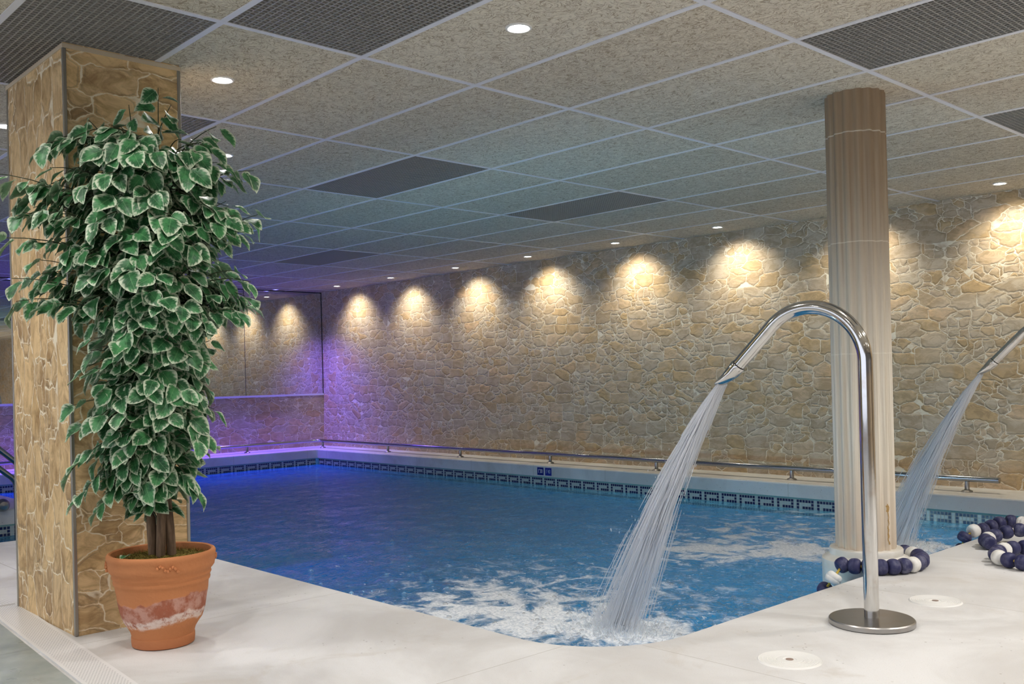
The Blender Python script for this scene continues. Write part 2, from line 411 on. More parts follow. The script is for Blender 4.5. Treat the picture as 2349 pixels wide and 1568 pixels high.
def pool_tile():
    k = N('light blue pool mosaic'); p = k.pos()
    v = k.vmath('SCALE', p, 40.0)
    wn = k.n('TexWhiteNoise', {'Vector': k.vmath('FLOOR', v)}, noise_dimensions='3D').outputs[0]
    col = k.mix(wn, (0.07, 0.36, 0.62), (0.13, 0.46, 0.72))
    return k.done(k.pbsdf(col, 0.3))
M['pooltile'] = pool_tile()
M['tile_navy'] = simple('navy mosaic', (0.012, 0.018, 0.085), 0.2)
M['tile_pale'] = simple('pale mosaic', (0.46, 0.54, 0.53), 0.25)
M['grout'] = simple('mosaic grout', (0.52, 0.57, 0.54), 0.7)
M['teal'] = simple('teal joint', (0.20, 0.38, 0.37), 0.6)
M['marker'] = simple('blue depth tile', (0.012, 0.022, 0.20), 0.2)
M['marker2'] = simple('lighter blue depth tile', (0.025, 0.035, 0.30), 0.2)
M['numeral'] = simple('white numerals', (0.75, 0.75, 0.78), 0.4)
M['numeral2'] = simple('pale blue numerals', (0.40, 0.48, 0.68), 0.4)
M['mirror'] = simple('mirror glass', (0.78, 0.80, 0.80), 0.012, 1.0)
M['white_pl'] = simple('white plastic', (0.80, 0.79, 0.76), 0.4)
M['grey_wall'] = simple('grey wall paint', (0.32, 0.32, 0.33), 0.8)

def emis(name, col, s):
    k = N(name); return k.done(k.n('Emission', {'Color': col, 'Strength': s}).outputs[0])
M['lamp'] = emis('warm lamp', (1.0, 0.97, 0.95), 22.0)
M['lamp_blue'] = emis('blue lamp', (0.16, 0.16, 1.0), 12.0)
M['lamp'].cycles.emission_sampling = 'NONE'; M['lamp_blue'].cycles.emission_sampling = 'NONE'   # the spot in each housing does the lighting

# foam centres on the water surface: (x, y, length along +-, radius)
F1 = (-2.84, 3.28); F2 = (-2.84, 5.93)
def water_material():
    k = N('pool water'); p = k.pos()
    s = k.n('SeparateXYZ', {'Vector': p})
    flat = k.n('CombineXYZ', {'X': s.outputs[0], 'Y': s.outputs[1]}).outputs[0]
    wv = k.vmath('ADD', flat, k.vmath('SCALE', k.vmath('SUBTRACT', k.noise(flat, 1.6, 2, 0.5, 1), (0.5, 0.5, 0.5)), 0.30))
    # foam mask
    fm = None
    for (cx, cy), drift in ((F1, (-0.62, -0.30)), (F2, (-0.78, -0.85))):
        core = k.math('SUBTRACT', 1.0, k.math('DIVIDE', k.vmath('DISTANCE', wv, (cx, cy, 0)), 0.36))
        c2 = k.math('SUBTRACT', 1.0, k.math('DIVIDE', k.vmath('DISTANCE', wv, (cx+drift[0]*0.55, cy+drift[1]*0.55, 0)), 0.50))
        c3 = k.math('SUBTRACT', 1.0, k.math('DIVIDE', k.vmath('DISTANCE', wv, (cx+drift[0]*1.1, cy+drift[1]*0.9, 0)), 0.75))
        far = k.math('SUBTRACT', 1.0, k.math('DIVIDE', k.vmath('DISTANCE', wv, (cx+drift[0], cy+0.1, 0)), 1.6))
        val = k.math('MAXIMUM', k.math('MULTIPLY', core, 1.6), k.math('MAXIMUM', k.math('MULTIPLY', c2, 0.85), k.math('MAXIMUM', k.math('MULTIPLY', c3, 0.55), k.math('MULTIPLY', far, 0.34))))
        fm = val if fm is None else k.math('MAXIMUM', fm, val)
    fm = k.math('MAXIMUM', fm, 0.0)
    lace = k.n('TexVoronoi', {'Vector': k.vmath('MULTIPLY', wv, (5.5, 8.0, 1)), 'Scale': 1.0, 'Detail': 2.0}, feature='F1').outputs['Distance']
    nz = k.noise(wv, 7.0, 6, 0.68, dist=0.7)
    t = k.math('ADD', fm, k.math('ADD', k.math('MULTIPLY', k.math('SUBTRACT', nz, 0.5), 1.9), k.math('MULTIPLY', k.math('SUBTRACT', lace, 0.5), 0.35)))
    foam = k.math('MULTIPLY', k.smooth(t, 0.26, 0.70), k.smooth(fm, 0.0, 0.25))
    fine = k.smooth(k.noise(flat, 60.0, 3, 0.7), 0.35, 0.6)
    foam = k.math('MULTIPLY', foam, k.math('ADD', 0.62, k.math('MULTIPLY', fine, 0.38)))
    near_ = k.math('MAXIMUM', k.math('SUBTRACT', 1.0, k.math('DIVIDE', k.vmath('DISTANCE', flat, (F1[0]-0.6, F1[1]+0.3, 0)), 2.6)), k.math('SUBTRACT', 1.0, k.math('DIVIDE', k.vmath('DISTANCE', flat, (F2[0]-0.7, F2[1]-0.6, 0)), 2.4)))
    sp = k.math('ADD', k.noise(k.vmath('MULTIPLY', flat, (20, 20, 1)), 1.0, 3, 0.7, dist=1.2), k.math('MULTIPLY', k.math('MAXIMUM', near_, 0.0), 0.16))
    foam = k.math('MAXIMUM', foam, k.math('MULTIPLY', k.smooth(sp, 0.70, 0.80), 0.6))
    # ripples
    vv = k.vmath('MULTIPLY', k.n('Mapping', {'Vector': flat, 'Rotation': (0, 0, 0.82)}).outputs[0], (1.0, 2.1, 1.0))
    r1 = k.noise(vv, 4.5, 4, 0.6, dist=0.8); r2 = k.noise(vv, 17.0, 3, 0.6, dist=0.5)
    hgt = k.math('ADD', k.math('MULTIPLY', r1, 1.0), k.math('ADD', k.math('MULTIPLY', r2, 0.28), k.math('MULTIPLY', foam, 0.25)))
    nrm = k.bump(hgt, 0.95, 0.048)
    body = k.n('BsdfTransparent', {'Color': (0.42, 0.80, 0.94, 1)}).outputs[0]
    milky = k.n('BsdfDiffuse', {'Color': (0.03, 0.31, 0.62, 1), 'Normal': nrm}).outputs[0]
    b = k.n('MixShader', {0: 0.5, 1: body, 2: milky}).outputs[0]
    gl = k.n('BsdfGlossy', {'Color': (1, 1, 1, 1), 'Roughness': 0.04, 'Normal': nrm}).outputs[0]
    fr = k.n('Fresnel', {'IOR': 1.333, 'Normal': nrm}).outputs[0]
    w = k.n('MixShader', {0: k.math('MULTIPLY', fr, 0.9), 1: b, 2: gl}).outputs[0]
    fo = k.n('BsdfDiffuse', {'Color': (0.93, 0.96, 0.99, 1), 'Normal': k.bump(k.math('ADD', nz, k.math('MULTIPLY', r2, 0.4)), 0.5, 0.02)}).outputs[0]
    return k.done(k.n('MixShader', {0: foam, 1: w, 2: fo}).outputs[0])
M['water'] = water_material()

def jet_material():
    k = N('falling water')
    a = k.n('BsdfTransparent', {'Color': (0.96, 0.98, 1, 1)}).outputs[0]
    b = k.pbsdf((0.99, 0.99, 1.0), 0.3, None, 0.0, 0.6)
    tl = k.n('BsdfTranslucent', {'Color': (0.99, 0.99, 1.0, 1)}).outputs[0]
    b = k.n('MixShader', {0: 0.5, 1: b, 2: tl}).outputs[0]
    return k.done(k.n('MixShader', {0: 0.5, 1: a, 2: b}).outputs[0])
M['jet'] = jet_material()

# ------------------------------------------------------------------ lamps (downlights)
ALLOW = {'warm': (1.0, 0.96, 0.92), 'wall': (1.0, 0.90, 0.70), 'blue': (0.21, 0.11, 1.0)}
LAMPN = [0]
def downlight(x, y, label, kind='warm', power=P_DECK, aim=None, size=150, blend=0.8, group='recessed ceiling spotlights', seen=True, r=0.036):
    t = empty('downlight', (x, y, H), label, 'ceiling light', group)
    ring = lathe(bmesh.new(), [(r, -0.001), (r+0.006, -0.006), (r+0.013, -0.005), (r+0.014, 0.0), (r, 0.0)], 28, cap=False)
    obj('trim_ring', ring, M['white_pl'], t, True)
    obj('lens', lathe(bmesh.new(), [(0.0005, -0.004), (r*0.6, -0.0035), (r, -0.002)], 28, cap=False), M['lamp_blue'] if kind == 'blue' else M['lamp'], t)
    ld = bpy.data.lights.new('spot', 'SPOT'); ld.energy = power; ld.color = ALLOW[kind]
    ld.spot_size = math.radians(size); ld.spot_blend = blend; ld.shadow_soft_size = 0.03
    lo = bpy.data.objects.new('bulb', ld); COL.objects.link(lo); lo.parent = t
    lo.location = (0, 0, -0.02)
    if aim: lo.rotation_euler = Vector(aim).to_track_quat('-Z', 'Y').to_euler()
    return t

cell = lambda i, k: (GX + DX*(i+0.5), GY + DY*(k+0.5))
deck_lamps = [(0, 0, 'largest bright spotlight, nearest, top centre of the ceiling'),
              (-1, -1, 'bright spotlight just right of the stone pillar top'),
              (-2, -2, 'spotlight at the left edge beside the stone pillar top'),
              (-2, 0, 'spotlight partly behind the top leaves of the tree')]
for i, k_, lb in deck_lamps:
    x, y = {(0, 0): (-2.574, 2.487), (-1, -1): (-3.819, 1.929), (-2, -2): (-5.148, 1.446), (-2, 0): (-5.078, 2.567)}[(i, k_)]
    downlight(x, y, 'round recessed '+lb)
for x, y in [(-1.37, 1.32), (-2.59, 0.9), (-3.75, 0.42), (-1.37, 2.9), (-0.15, 2.4), (-0.15, 3.9), (-0.6, 5.3), (1.1, 3.2), (-0.2, 0.9), (-1.4, 0.0), (-2.6, -0.8),
             (1.1, 5.0), (1.1, 0.9), (-0.2, -1.6), (1.5, -1.5), (-2.5, -2.8), (-5.2, -1.2), (-5.0, 0.3), (2.8, 2.0), (2.8, 4.5)]:
    downlight(x, y, 'extra unseen spotlight over the deck, outside the picture', group='extra spotlights over the near deck', power=P_DECK*(3.6 if y > 4.4 else 1.6 if y > 3.5 else 1.0))  # unseen extra spots, boosted further along to light the far jet and foam
wl = [(-11.20, 'furthest left of the wall row, by the mirror corner'), (-9.96, 'second from the mirror corner'), (-8.68, 'third from the mirror corner'),
      (-7.46, 'fourth from the mirror corner'), (-6.22, 'fifth from the mirror corner'), (-5.02, 'sixth from the mirror corner, left of the round column'),
      (-3.82, 'hidden behind the round column'), (-2.62, 'at the far right, beyond the round column'), (-1.40, 'beyond the right edge of the picture'),
      (-0.18, 'well beyond the right edge of the picture'), (1.04, 'last one to the right of the picture')]
for x, lb in wl:
    downlight(x, 7.26, 'small wall spotlight, '+lb, 'wall', P_WALL, (0, 0.50, -1.0), 112, 1.0, 'spotlights along the stone wall')
for y, lb in [(6.80, 'nearest the corner of the stone wall'), (5.12, 'behind the tree leaves'), (3.46, 'left of the stone pillar'), (1.8, 'furthest along the mirror wall')]:
    downlight(-12.03, y, 'small blue spotlight above the mirror, '+lb, 'blue', P_BLUE, (0.10, 0, -1.0), 112, 1.0, 'blue spotlights above the mirror', r=0.03)

def pool_fill_light(x, y, aim, label):  # unseen underwater lamps, added to brighten the water and tint the ceiling
    t = empty('pool_fill_light', (x, y, -0.62), label, 'pool fill light', 'added underwater fill lights')
    t.rotation_euler = Vector(aim).to_track_quat('Z', 'Y').to_euler()
    obj('lens', lathe(bmesh.new(), [(0.0, 0.03), (0.05, 0.026), (0.085, 0.012)], 32, cap=False), M['lamp'], t, True)
    obj('rim', lathe(bmesh.new(), [(0.085, 0.0), (0.085, 0.014), (0.10, 0.012), (0.105, 0.0)], 32, cap=False), M['white_pl'], t, True)
    ld = bpy.data.lights.new('pool_fill_spot', 'SPOT'); ld.energy = P_POOL_FILL; ld.color = (0.80, 0.93, 1.0); ld.spot_size = math.radians(160); ld.spot_blend = 0.6; ld.shadow_soft_size = 0.08
    lo = bpy.data.objects.new('bulb', ld); COL.objects.link(lo); lo.parent = t; lo.location = (0, 0, 0.05); lo.rotation_euler = (PI, 0, 0)
for x, y, a, lb in ((-4.1, YE-0.012, (0, 1, 0), 'below the left deck edge'), (-5.4, YE-0.012, (0, 1, 0), 'below the deck by the pillar')):
    pool_fill_light(x, y, a, 'added underwater fill light in the pool wall '+lb)

# ------------------------------------------------------------------ room shell
grilles = {(0, -1), (-1, -2)}
for i in (-8, -5, -2, 1, 4):
    for k_ in (-10, -7, -4, -1, 2, 5): grilles.add((i, k_))
# pillar footprint
PX0, PX1, PY0, PY1 = -4.455, -3.762, 1.262, 1.712
bm = bmesh.new()
i0, i1 = math.floor((X0-GX)/DX), math.ceil((XR-GX)/DX); k0, k1 = math.floor((YR-GY)/DY), math.ceil((Y0-GY)/DY)
for i in range(i0, i1):
    for k_ in range(k0, k1):
        if (i, k_) in grilles: continue
        xa, xb = max(GX+i*DX, X0), min(GX+(i+1)*DX, XR); ya, yb = max(GY+k_*DY, YR), min(GY+(k_+1)*DY, Y0)
        if xb-xa > 0.001 and yb-ya > 0.001: add_box(bm, xa, xb, ya, yb, H, H+0.02)
obj('ceiling', bm, M['ceiling'], kind='structure')
obj('trim_1', box(X0, XR, YR, Y0, H+0.12, H+0.14), M['plenum'], kind='structure')
bm = bmesh.new()
for i in range(i0+1, i1): add_box(bm, GX+i*DX-0.012, GX+i*DX+0.012, YR, Y0, H-0.004, H+0.006)
for k_ in range(k0+1, k1): add_box(bm, X0, XR, GY+k_*DY-0.012, GY+k_*DY+0.012, H-0.0035, H+0.006)
obj('trim_2', bm, M['tbar'], kind='structure')

# grilles: real square lattice of thin blades
def lattice(w, d, pitch=0.0225, t=0.0045, hgt=0.010):
    bm = bmesh.new()
    nx, ny = int(w/pitch), int(d/pitch)
    for a in range(nx+1):
        x = -w/2 + w*a/nx; add_box(bm, x-t/2, x+t/2, -d/2, d/2, -0.002, hgt)
    for b in range(ny+1):
        y = -d/2 + d*b/ny; add_box(bm, -w/2, w/2, y-t/2, y+t/2, -0.002, hgt)
    add_box(bm, -w/2, w/2, -d/2, d/2, hgt+0.001, hgt+0.003)
    return bm
glab = {(0, -1): 'open-cell grey grille panel at the top, left of the nearest spotlight',
        (-1, -2): 'open-cell grey grille panel wrapped round the top of the stone pillar',
        (1, 2): 'open-cell grey grille panel at top right above the round column',
        (1, 5): 'grey grille panel at the right edge, beyond the round column',
        (-2, 2): 'grey grille panel in mid ceiling, nearest the tree top',
        (-2, 5): 'grey grille panel in mid ceiling between the tree and the round column',
        (-5, 5): 'small far grey grille panel near the mirror corner',
        (-5, 2): 'far grey grille panel mostly behind the tree leaves',
        (-2, -1): 'grey grille panel behind the stone pillar at the left edge, nearer one',
        (-5, -1): 'grey grille panel left of the stone pillar, further back'}
gproto = None
for (i, k_) in sorted(grilles, key=lambda c: (c not in glab, c)):
    if (i, k_) not in glab and not (-4 <= k_ and i <= 1): continue
    lb = glab.get((i, k_), 'grey ceiling grille panel outside the picture')
    cx, cy = cell(i, k_)
    if gproto is None:
        g = obj('ceiling_grille', lattice(DX-0.026, DY-0.026), M['grille']); gproto = g
    else:
        g = gproto.copy(); COL.objects.link(g)
    g.location = (cx, cy, H); tag(g, lb, 'ceiling grille', 'open-cell ceiling grilles')

MZ = 0.748 # lower edge of the mirror
obj('wall_back', wall_quads([((X0, Y0), (XR-X0, 0), -0.02, H+0.02)]), M['stone'], kind='structure')
obj('wall_left', wall_quads([((X0, YR), (0, Y0-YR), -0.02, H+0.02, 2.0)]), M['stone'], kind='structure')
obj('wall_right', wall_quads([((XR, YR), (0, Y0-YR), -0.02, 0.9, 7.0)]), M['stone'], kind='structure')
obj('wall_front', wall_quads([((X0, YR), (XR-X0, 0), -0.02, 0.25, 4.0), ((X0, YR), (XR-X0, 0), 2.12, H+0.02, 4.0)]), M['stone'], kind='structure')  # opening in this unseen wall is added to let soft fill light in
bm = bmesh.new()
for q in range(12): add_box(bm, X0+q*(XR-X0)/11-0.03, X0+q*(XR-X0)/11+0.03, YR-0.03, YR+0.03, 0.25, 2.12)
add_box(bm, X0, XR, YR-0.03, YR+0.03, 0.22, 0.28); add_box(bm, X0, XR, YR-0.03, YR+0.03, 2.09, 2.15)
obj('fill_window', bm, M['white_pl'], kind='structure')  # frame of the added window behind the camera, there for fill light
pl = bpy.data.lights.new('fill_window_portal', 'AREA'); pl.shape = 'RECTANGLE'; pl.size = XR-X0; pl.size_y = 1.87; pl.cycles.is_portal = True
po = bpy.data.objects.new('fill_window_portal', pl); COL.objects.link(po); po.location = ((X0+XR)/2, YR-0.04, 1.185); po.rotation_euler = (PI/2, 0, 0)
obj('window_1', box(XR-0.02, XR+0.05, YR, Y0, 0.9, H-0.12), M['grey_wall'], kind='structure')
obj('trim_3', box(XR-0.03, XR+0.05, YR, Y0, H-0.12, H), M['plenum'], kind='structure')

# mirror panels
seams = [Y0-0.004, 6.38, 5.14, 3.90, 2.66, 1.42, 0.18, -1.06]
mir = empty('wall_mirror', (X0, 3.3, MZ), 'wide panelled wall mirror above the low stone band, reflecting the long wall', 'mirror')
for a, b in zip(seams[1:], seams):
    o = obj('mirror_panel', box(0.004, 0.010, a+0.002-3.3, b-0.002-3.3, 0.012, H-MZ-0.012), M['mirror'], mir)
for a in seams[1:-1]: obj('seam', box(0.003, 0.012, a-3.3-0.003, a-3.3+0.003, 0.012, H-MZ-0.012), M['rubber'], mir)
obj('bottom_trim', box(0.0, 0.022, seams[-1]-3.3, seams[0]-3.3, -0.014, 0.012), M['tbar'], mir)
obj('top_trim', box(0.0, 0.014, seams[-1]-3.3, seams[0]-3.3, H-MZ-0.012, H-MZ-0.001), M['rubber'], mir)
obj('corner_trim', box(0.0, 0.014, seams[0]-3.3-0.008, seams[0]-3.3, 0.0, H-MZ-0.002), M['rubber'], mir)

# ------------------------------------------------------------------ deck with pool opening
R1 = 0.40
out = []
def arc(cx, cy, r, a0, a1, n): return [(cx + r*math.cos(math.radians(a0+(a1-a0)*j/n)), cy + r*math.sin(math.radians(a0+(a1-a0)*j/n))) for j in range(n+1)]
out += arc(XE-R1, YE+R1, R1, -90, 0, 14)                  # near rounded corner
out += arc(XE-0.05, YF-0.05, 0.05, 0, 90, 4)
out += arc(XF+0.04, YF-0.04, 0.04, 90, 180, 4)
out += [(XF, YB), (XL, YB)]
out += arc(XL-0.0+0.08, YE-0.08, 0.08, 180, 90, 4)
def loop_edges(bm, pts, z):
    vs = [bm.verts.new((x, y, z)) for x, y in pts]
    return vs, [bm.edges.new((vs[i], vs[(i+1) % len(vs)])) for i in range(len(vs))]
def inset(pts, d):
    n = len(pts); res = []
    for i in range(n):
        p, a, b = Vector(pts[i]), Vector(pts[i-1]), Vector(pts[(i+1) % n])
        e1, e2 = (p-a).normalized(), (b-p).normalized()
        n1, n2 = Vector((e1.y, -e1.x)), Vector((e2.y, -e2.x))   # outward for a ccw loop
        m = (n1+n2).normalized(); res.append(tuple(p + m*d/max(m.dot(n1), 0.4)))
    return res
bm = bmesh.new()
r_out = inset(out, 0.012)     # slightly bigger ring where the top starts to round over
v_o, e_o = loop_edges(bm, [(X0, YR), (XR, YR), (XR, Y0), (X0, Y0)], 0.0)
v_i, e_i = loop_edges(bm, r_out, 0.0)
bmesh.ops.triangle_fill(bm, edges=e_o+e_i, use_beauty=True)
prev = v_i
for dz, dd in ((-0.0035, 0.0035), (-0.012, 0.0), (-0.115, 0.0), (-0.118, 0.02)):
    ring = [bm.verts.new((x, y, dz)) for x, y in inset(out, dd)]
    for i in range(len(ring)): bm.faces.new((prev[i], prev[(i+1) % len(ring)], ring[(i+1) % len(ring)], ring[i]))
    prev = ring
flo = obj('floor', bm, M['deck'], kind='structure')

# basin below
bm = bmesh.new()
big = inset(out, 0.018)
top = [bm.verts.new((x, y, -0.11)) for x, y in big]; bot = [bm.verts.new((x, y, -1.45)) for x, y in big]
for i in range(len(big)): bm.faces.new((top[i], top[(i+1) % len(big)], bot[(i+1) % len(big)], bot[i]))
es = [bm.edges.get((bot[i], bot[(i+1) % len(big)])) for i in range(len(big))]
bmesh.ops.triangle_fill(bm, edges=es)
obj('trim_4', bm, M['pooltile'], kind='structure')

# greek-key mosaic band built tile by tile
KEY = [(1,1,1,1,1,1,0), (1,0,0,0,0,1,0), (1,0,1,1,1,1,0), (1,0,0,0,0,0,0), (1,1,1,1,1,1,1)]
TP = 0.18325/7
def mosaic(bm, p, d, nrm, n, z0=-0.130, start=0):
    d = Vector(d); nrm = Vector(nrm)*0.003; p = Vector(p)
    L = n*TP
    def quad(a, b, za, zb, off, mi):
        vs = [bm.verts.new((p.x+d.x*s+off.x, p.y+d.y*s+off.y, z)) for s, z in ((a, za), (b, za), (b, zb), (a, zb))]
        bm.faces.new(vs).material_index = mi
    quad(0, L, z0-len(KEY)*TP, z0, nrm*0.3, 2); quad(0, L, z0, -0.117, nrm*1.2, 3)
    g = 0.0026
    for c in range(n):
        for r, row in enumerate(KEY):
            v = row[(c+start) % 7]
            quad(c*TP+g, (c+1)*TP-g, z0-(r+1)*TP+g, z0-r*TP-g, nrm, 0 if v else 1)
bm = bmesh.new()
mosaic(bm, (XF+0.0, YF+0.016), (1, 0), (0, -1), int((XE-XF)/TP))
obj('trim_5', bm, [M['tile_navy'], M['tile_pale'], M['grout'], M['teal']], kind='structure')
bm = bmesh.new()
mosaic(bm, (XF-0.016, YB), (0, 1), (1, 0), int((YF-YB)/TP), start=2)
obj('trim_6', bm, [M['tile_navy'], M['tile_pale'], M['grout'], M['teal']], kind='structure')

# depth marker tiles on the ledge face
def marker(x, txt, m1, m2, label):
    t = empty('depth_marker', (x, YF+0.0, -0.062), label, 'depth sign', 'depth marker tiles')
    b = obj('tile', box(-0.046, 0.046, -0.004, 0.004, -0.040, 0.040), m1, t); bevel(b, 0.0015)
    cu = bpy.data.curves.new('numerals', 'FONT'); cu.body = txt; cu.size = 0.052; cu.align_x = 'CENTER'; cu.align_y = 'CENTER'; cu.extrude = 0.0006
    tmp = bpy.data.objects.new('tmp', cu); COL.objects.link(tmp)
    dg = bpy.context.evaluated_depsgraph_get(); me = bpy.data.meshes.new_from_object(tmp.evaluated_get(dg))
    bpy.data.objects.remove(tmp)
    me.transform(Matrix.Diagonal((0.78, 1.12, 1, 1)))
    me.materials.clear(); me.materials.append(m2)
    o = bpy.data.objects.new('numerals', me); COL.objects.link(o); o.parent = t
    o.rotation_euler = (PI/2, 0, 0); o.location = (0, -0.0055, 0)
marker(-7.19, "1'30", M['marker'], M['numeral'], 'dark blue depth tile with white numerals, left one of the pair')
marker(-7.075, "1'40", M['marker2'], M['numeral2'], 'brighter blue depth tile with pale numerals, right one of the pair')

# pool platform at far left
bm = box(-9.55, -8.15, YB+0.02, 2.52, -1.44, -0.002)
pf = obj('pool_platform', bm, M['deck']); bevel(pf, 0.012, 3)
pf['kind'] = 'structure'; pf.name = 'trim_7'
bm = bmesh.new(); mosaic(bm, (-8.15+0.001, YB+0.04), (0, 1), (1, 0), int((2.50-YB)/TP), z0=-0.130)
obj('trim_8', bm, [M['tile_navy'], M['tile_pale'], M['grout'], M['teal']], kind='structure')

# ------------------------------------------------------------------ water surface
def inside(x, y):
    if x > XE+0.03 or x < XF-0.03 or y > YF+0.03 or y < YB: return False
    if x > XL+0.03 and y < YE-0.03: return False
    if x > XE-R1 and y < YE+R1: return math.hypot(x-(XE-R1), y-(YE+R1)) < R1+0.035
    return True
def wave(x, y):
    z = 0.006*noise.noise((x*2.2, y*2.2, 1.3)) + 0.004*noise.noise((x*5.5+y*2, y*6.5, 4.1))
    for cx, cy in (F1, F2):
        d = math.hypot(x-cx, y-cy)
        if d < 1.8:
            e = math.exp(-(d/0.55)**2)
            z += e*(0.020*noise.noise((x*13, y*13, 2.0)) + 0.010*noise.noise((x*31, y*31, 7.0))) + 0.004*math.sin(d*26)*math.exp(-d/0.6)
            z += 0.045*math.exp(-(d/0.13)**2)*(0.6+0.8*abs(noise.noise((x*25, y*25, 9.0))))
    return z
def axis(a, b, dense0, dense1, fine, coarse):
    r = [a]
    while r[-1] < b:
        r.append(min(b, r[-1] + (fine if dense0 <= r[-1] <= dense1 else coarse)))
    return r
xs = axis(XF-0.03, XE+0.03, -4.6, XE+0.05, 0.022, 0.045); ys = axis(YB, YF+0.03, YE-0.1, YF+0.05, 0.028, 0.08)
idx = {}; vsx = []; fcs = []
def vid(i, j):
    if (i, j) not in idx:
        idx[(i, j)] = len(vsx); vsx.append((xs[i], ys[j], WZ + wave(xs[i], ys[j])))
    return idx[(i, j)]
for i in range(len(xs)-1):
    for j in range(len(ys)-1):
        if inside((xs[i]+xs[i+1])/2, (ys[j]+ys[j+1])/2):
            fcs.append((vid(i, j), vid(i+1, j), vid(i+1, j+1), vid(i, j+1)))
wat = obj('pool_water', (vsx, [], fcs), M['water'], smooth=True)
wat['kind'] = 'stuff'; tag(wat, 'rippling blue pool water with white foam where the two jets land', 'water')

# bubbles floating on the water
bm = bmesh.new(); rb = random.Random(3)
for _ in range(900):
    cx, cy = (F1 if rb.random() < 0.6 else F2)
    a = rb.uniform(0, 2*PI); d = abs(rb.gauss(0.2, 1.1))
    x, y = cx + d*math.cos(a)*1.2, cy + d*math.sin(a)
    if not inside(x, y) or x > XE-0.05 or y < YE+0.06 or y > YF-0.05: continue
    r = rb.choice((0.004, 0.006, 0.008, 0.012, 0.014)) ; z = WZ + wave(x, y)
    lathe(bm, [(r, 0.0), (r*0.85, r*0.42), (r*0.5, r*0.72), (r*0.08, r*0.85)], 7, (x, y, z), cap=False)
def bubble_material():
    k = N('bubble film'); a = k.n('BsdfTransparent').outputs[0]; g = k.n('BsdfGlossy', {'Roughness': 0.08}).outputs[0]
    d = k.n('BsdfDiffuse', {'Color': (0.7, 0.82, 0.95, 1)}).outputs[0]
    fr = k.n('LayerWeight', {'Blend': 0.35}).outputs['Facing']
    s1 = k.n('MixShader', {0: 0.3, 1: g, 2: d}).outputs[0]
    return k.done(k.n('MixShader', {0: k.math('ADD', k.math('MULTIPLY', fr, 0.7), 0.12), 1: a, 2: s1}).outputs[0])
bo = obj('water_bubbles', bm, bubble_material(), smooth=True)
bo['kind'] = 'stuff'; tag(bo, 'small clear bubbles scattered over the rippling pool water', 'bubbles')

# ------------------------------------------------------------------ stone pillar
PH = H - 0.001
pil = empty('stone_pillar', ((PX0+PX1)/2, (PY0+PY1)/2, 0), 'square stone-clad pillar with grey metal corner trims behind the potted tree', 'pillar')
hx, hy = (PX1-PX0)/2, (PY1-PY0)/2
o = obj('stone_cladding', wall_quads([((-hx, -hy), (2*hx, 0), 0, PH, 0.3, True), ((hx, -hy), (0, 2*hy), 0, PH, 1.6),
                                      ((hx, hy), (-2*hx, 0), 0, PH, 3.1, True), ((-hx, hy), (0, -2*hy), 0, PH, 5.2)]), M['stone_pillar'], pil)
for sx, sy in ((-1, -1), (1, -1), (1, 1), (-1, 1)):
    bm = box(*sorted((sx*(hx-0.010), sx*(hx+0.004))), *sorted((sy*(hy-0.010), sy*(hy+0.004))), 0, PH-0.02)
    o = obj('corner_trim', bm, M['trimsteel'], pil); bevel(o, 0.003, 2)
bm = bmesh.new()
for a in ((-hx-0.005, hx+0.005, -hy-0.005, -hy), (-hx-0.005, hx+0.005, hy, hy+0.005), (-hx-0.005, -hx, -hy, hy), (hx, hx+0.005, -hy, hy)):
    add_box(bm, *a, PH-0.022, PH-0.006)
obj('top_trim', bm, simple('cream top bead', (0.62, 0.52, 0.38), 0.5), pil)

# ------------------------------------------------------------------ round fluted column
CX, CY = -2.212, 4.345
colm = empty('round_column', (CX, CY, 0), 'cream fluted round column with brown streaks standing at the pool edge', 'column')
def flute(r, a, z):
    return r*(1 - 0.085*(0.5+0.5*math.cos(a*16+0.6))**1.3)
prof = [(0.137, 0.085)] + [(0.137, 0.085+(H-0.085)*j/24) for j in range(1, 25)]
shaft = obj('shaft', lathe(bmesh.new(), prof, 180, rfun=flute), M['column'], colm, True)
base = [(0.20, -0.9), (0.20, 0.0), (0.203, 0.02), (0.200, 0.034), (0.188, 0.044), (0.172, 0.050), (0.166, 0.056), (0.166, 0.080), (0.163, 0.085), (0.13, 0.087)]
obj('plinth', lathe(bmesh.new(), base, 64), M['plinth'], colm, True)
# ochre stain low on the right of the shaft: a thin crust lying on the surface
bm = bmesh.new()
sa = math.radians(-16)
for q in range(26):
    z = 0.115 + q*0.0072; a = sa + 0.10*noise.noise((0, 0, z*40)); w = 0.012 + 0.034*abs(noise.noise((3, 0, z*30))) + (0.03 if 20 < q < 25 else 0)
    vv_ = []
    for da, dz in ((-w, 0), (w, 0), (w, 0.0075), (-w, 0.0075)):
        rr = flute(0.137, a+da, z)+0.0015
        vv_.append(bm.verts.new((rr*math.cos(a+da), rr*math.sin(a+da), z+dz)))
    bm.faces.new(vv_)
obj('stain', bm, M['ochre'], colm)

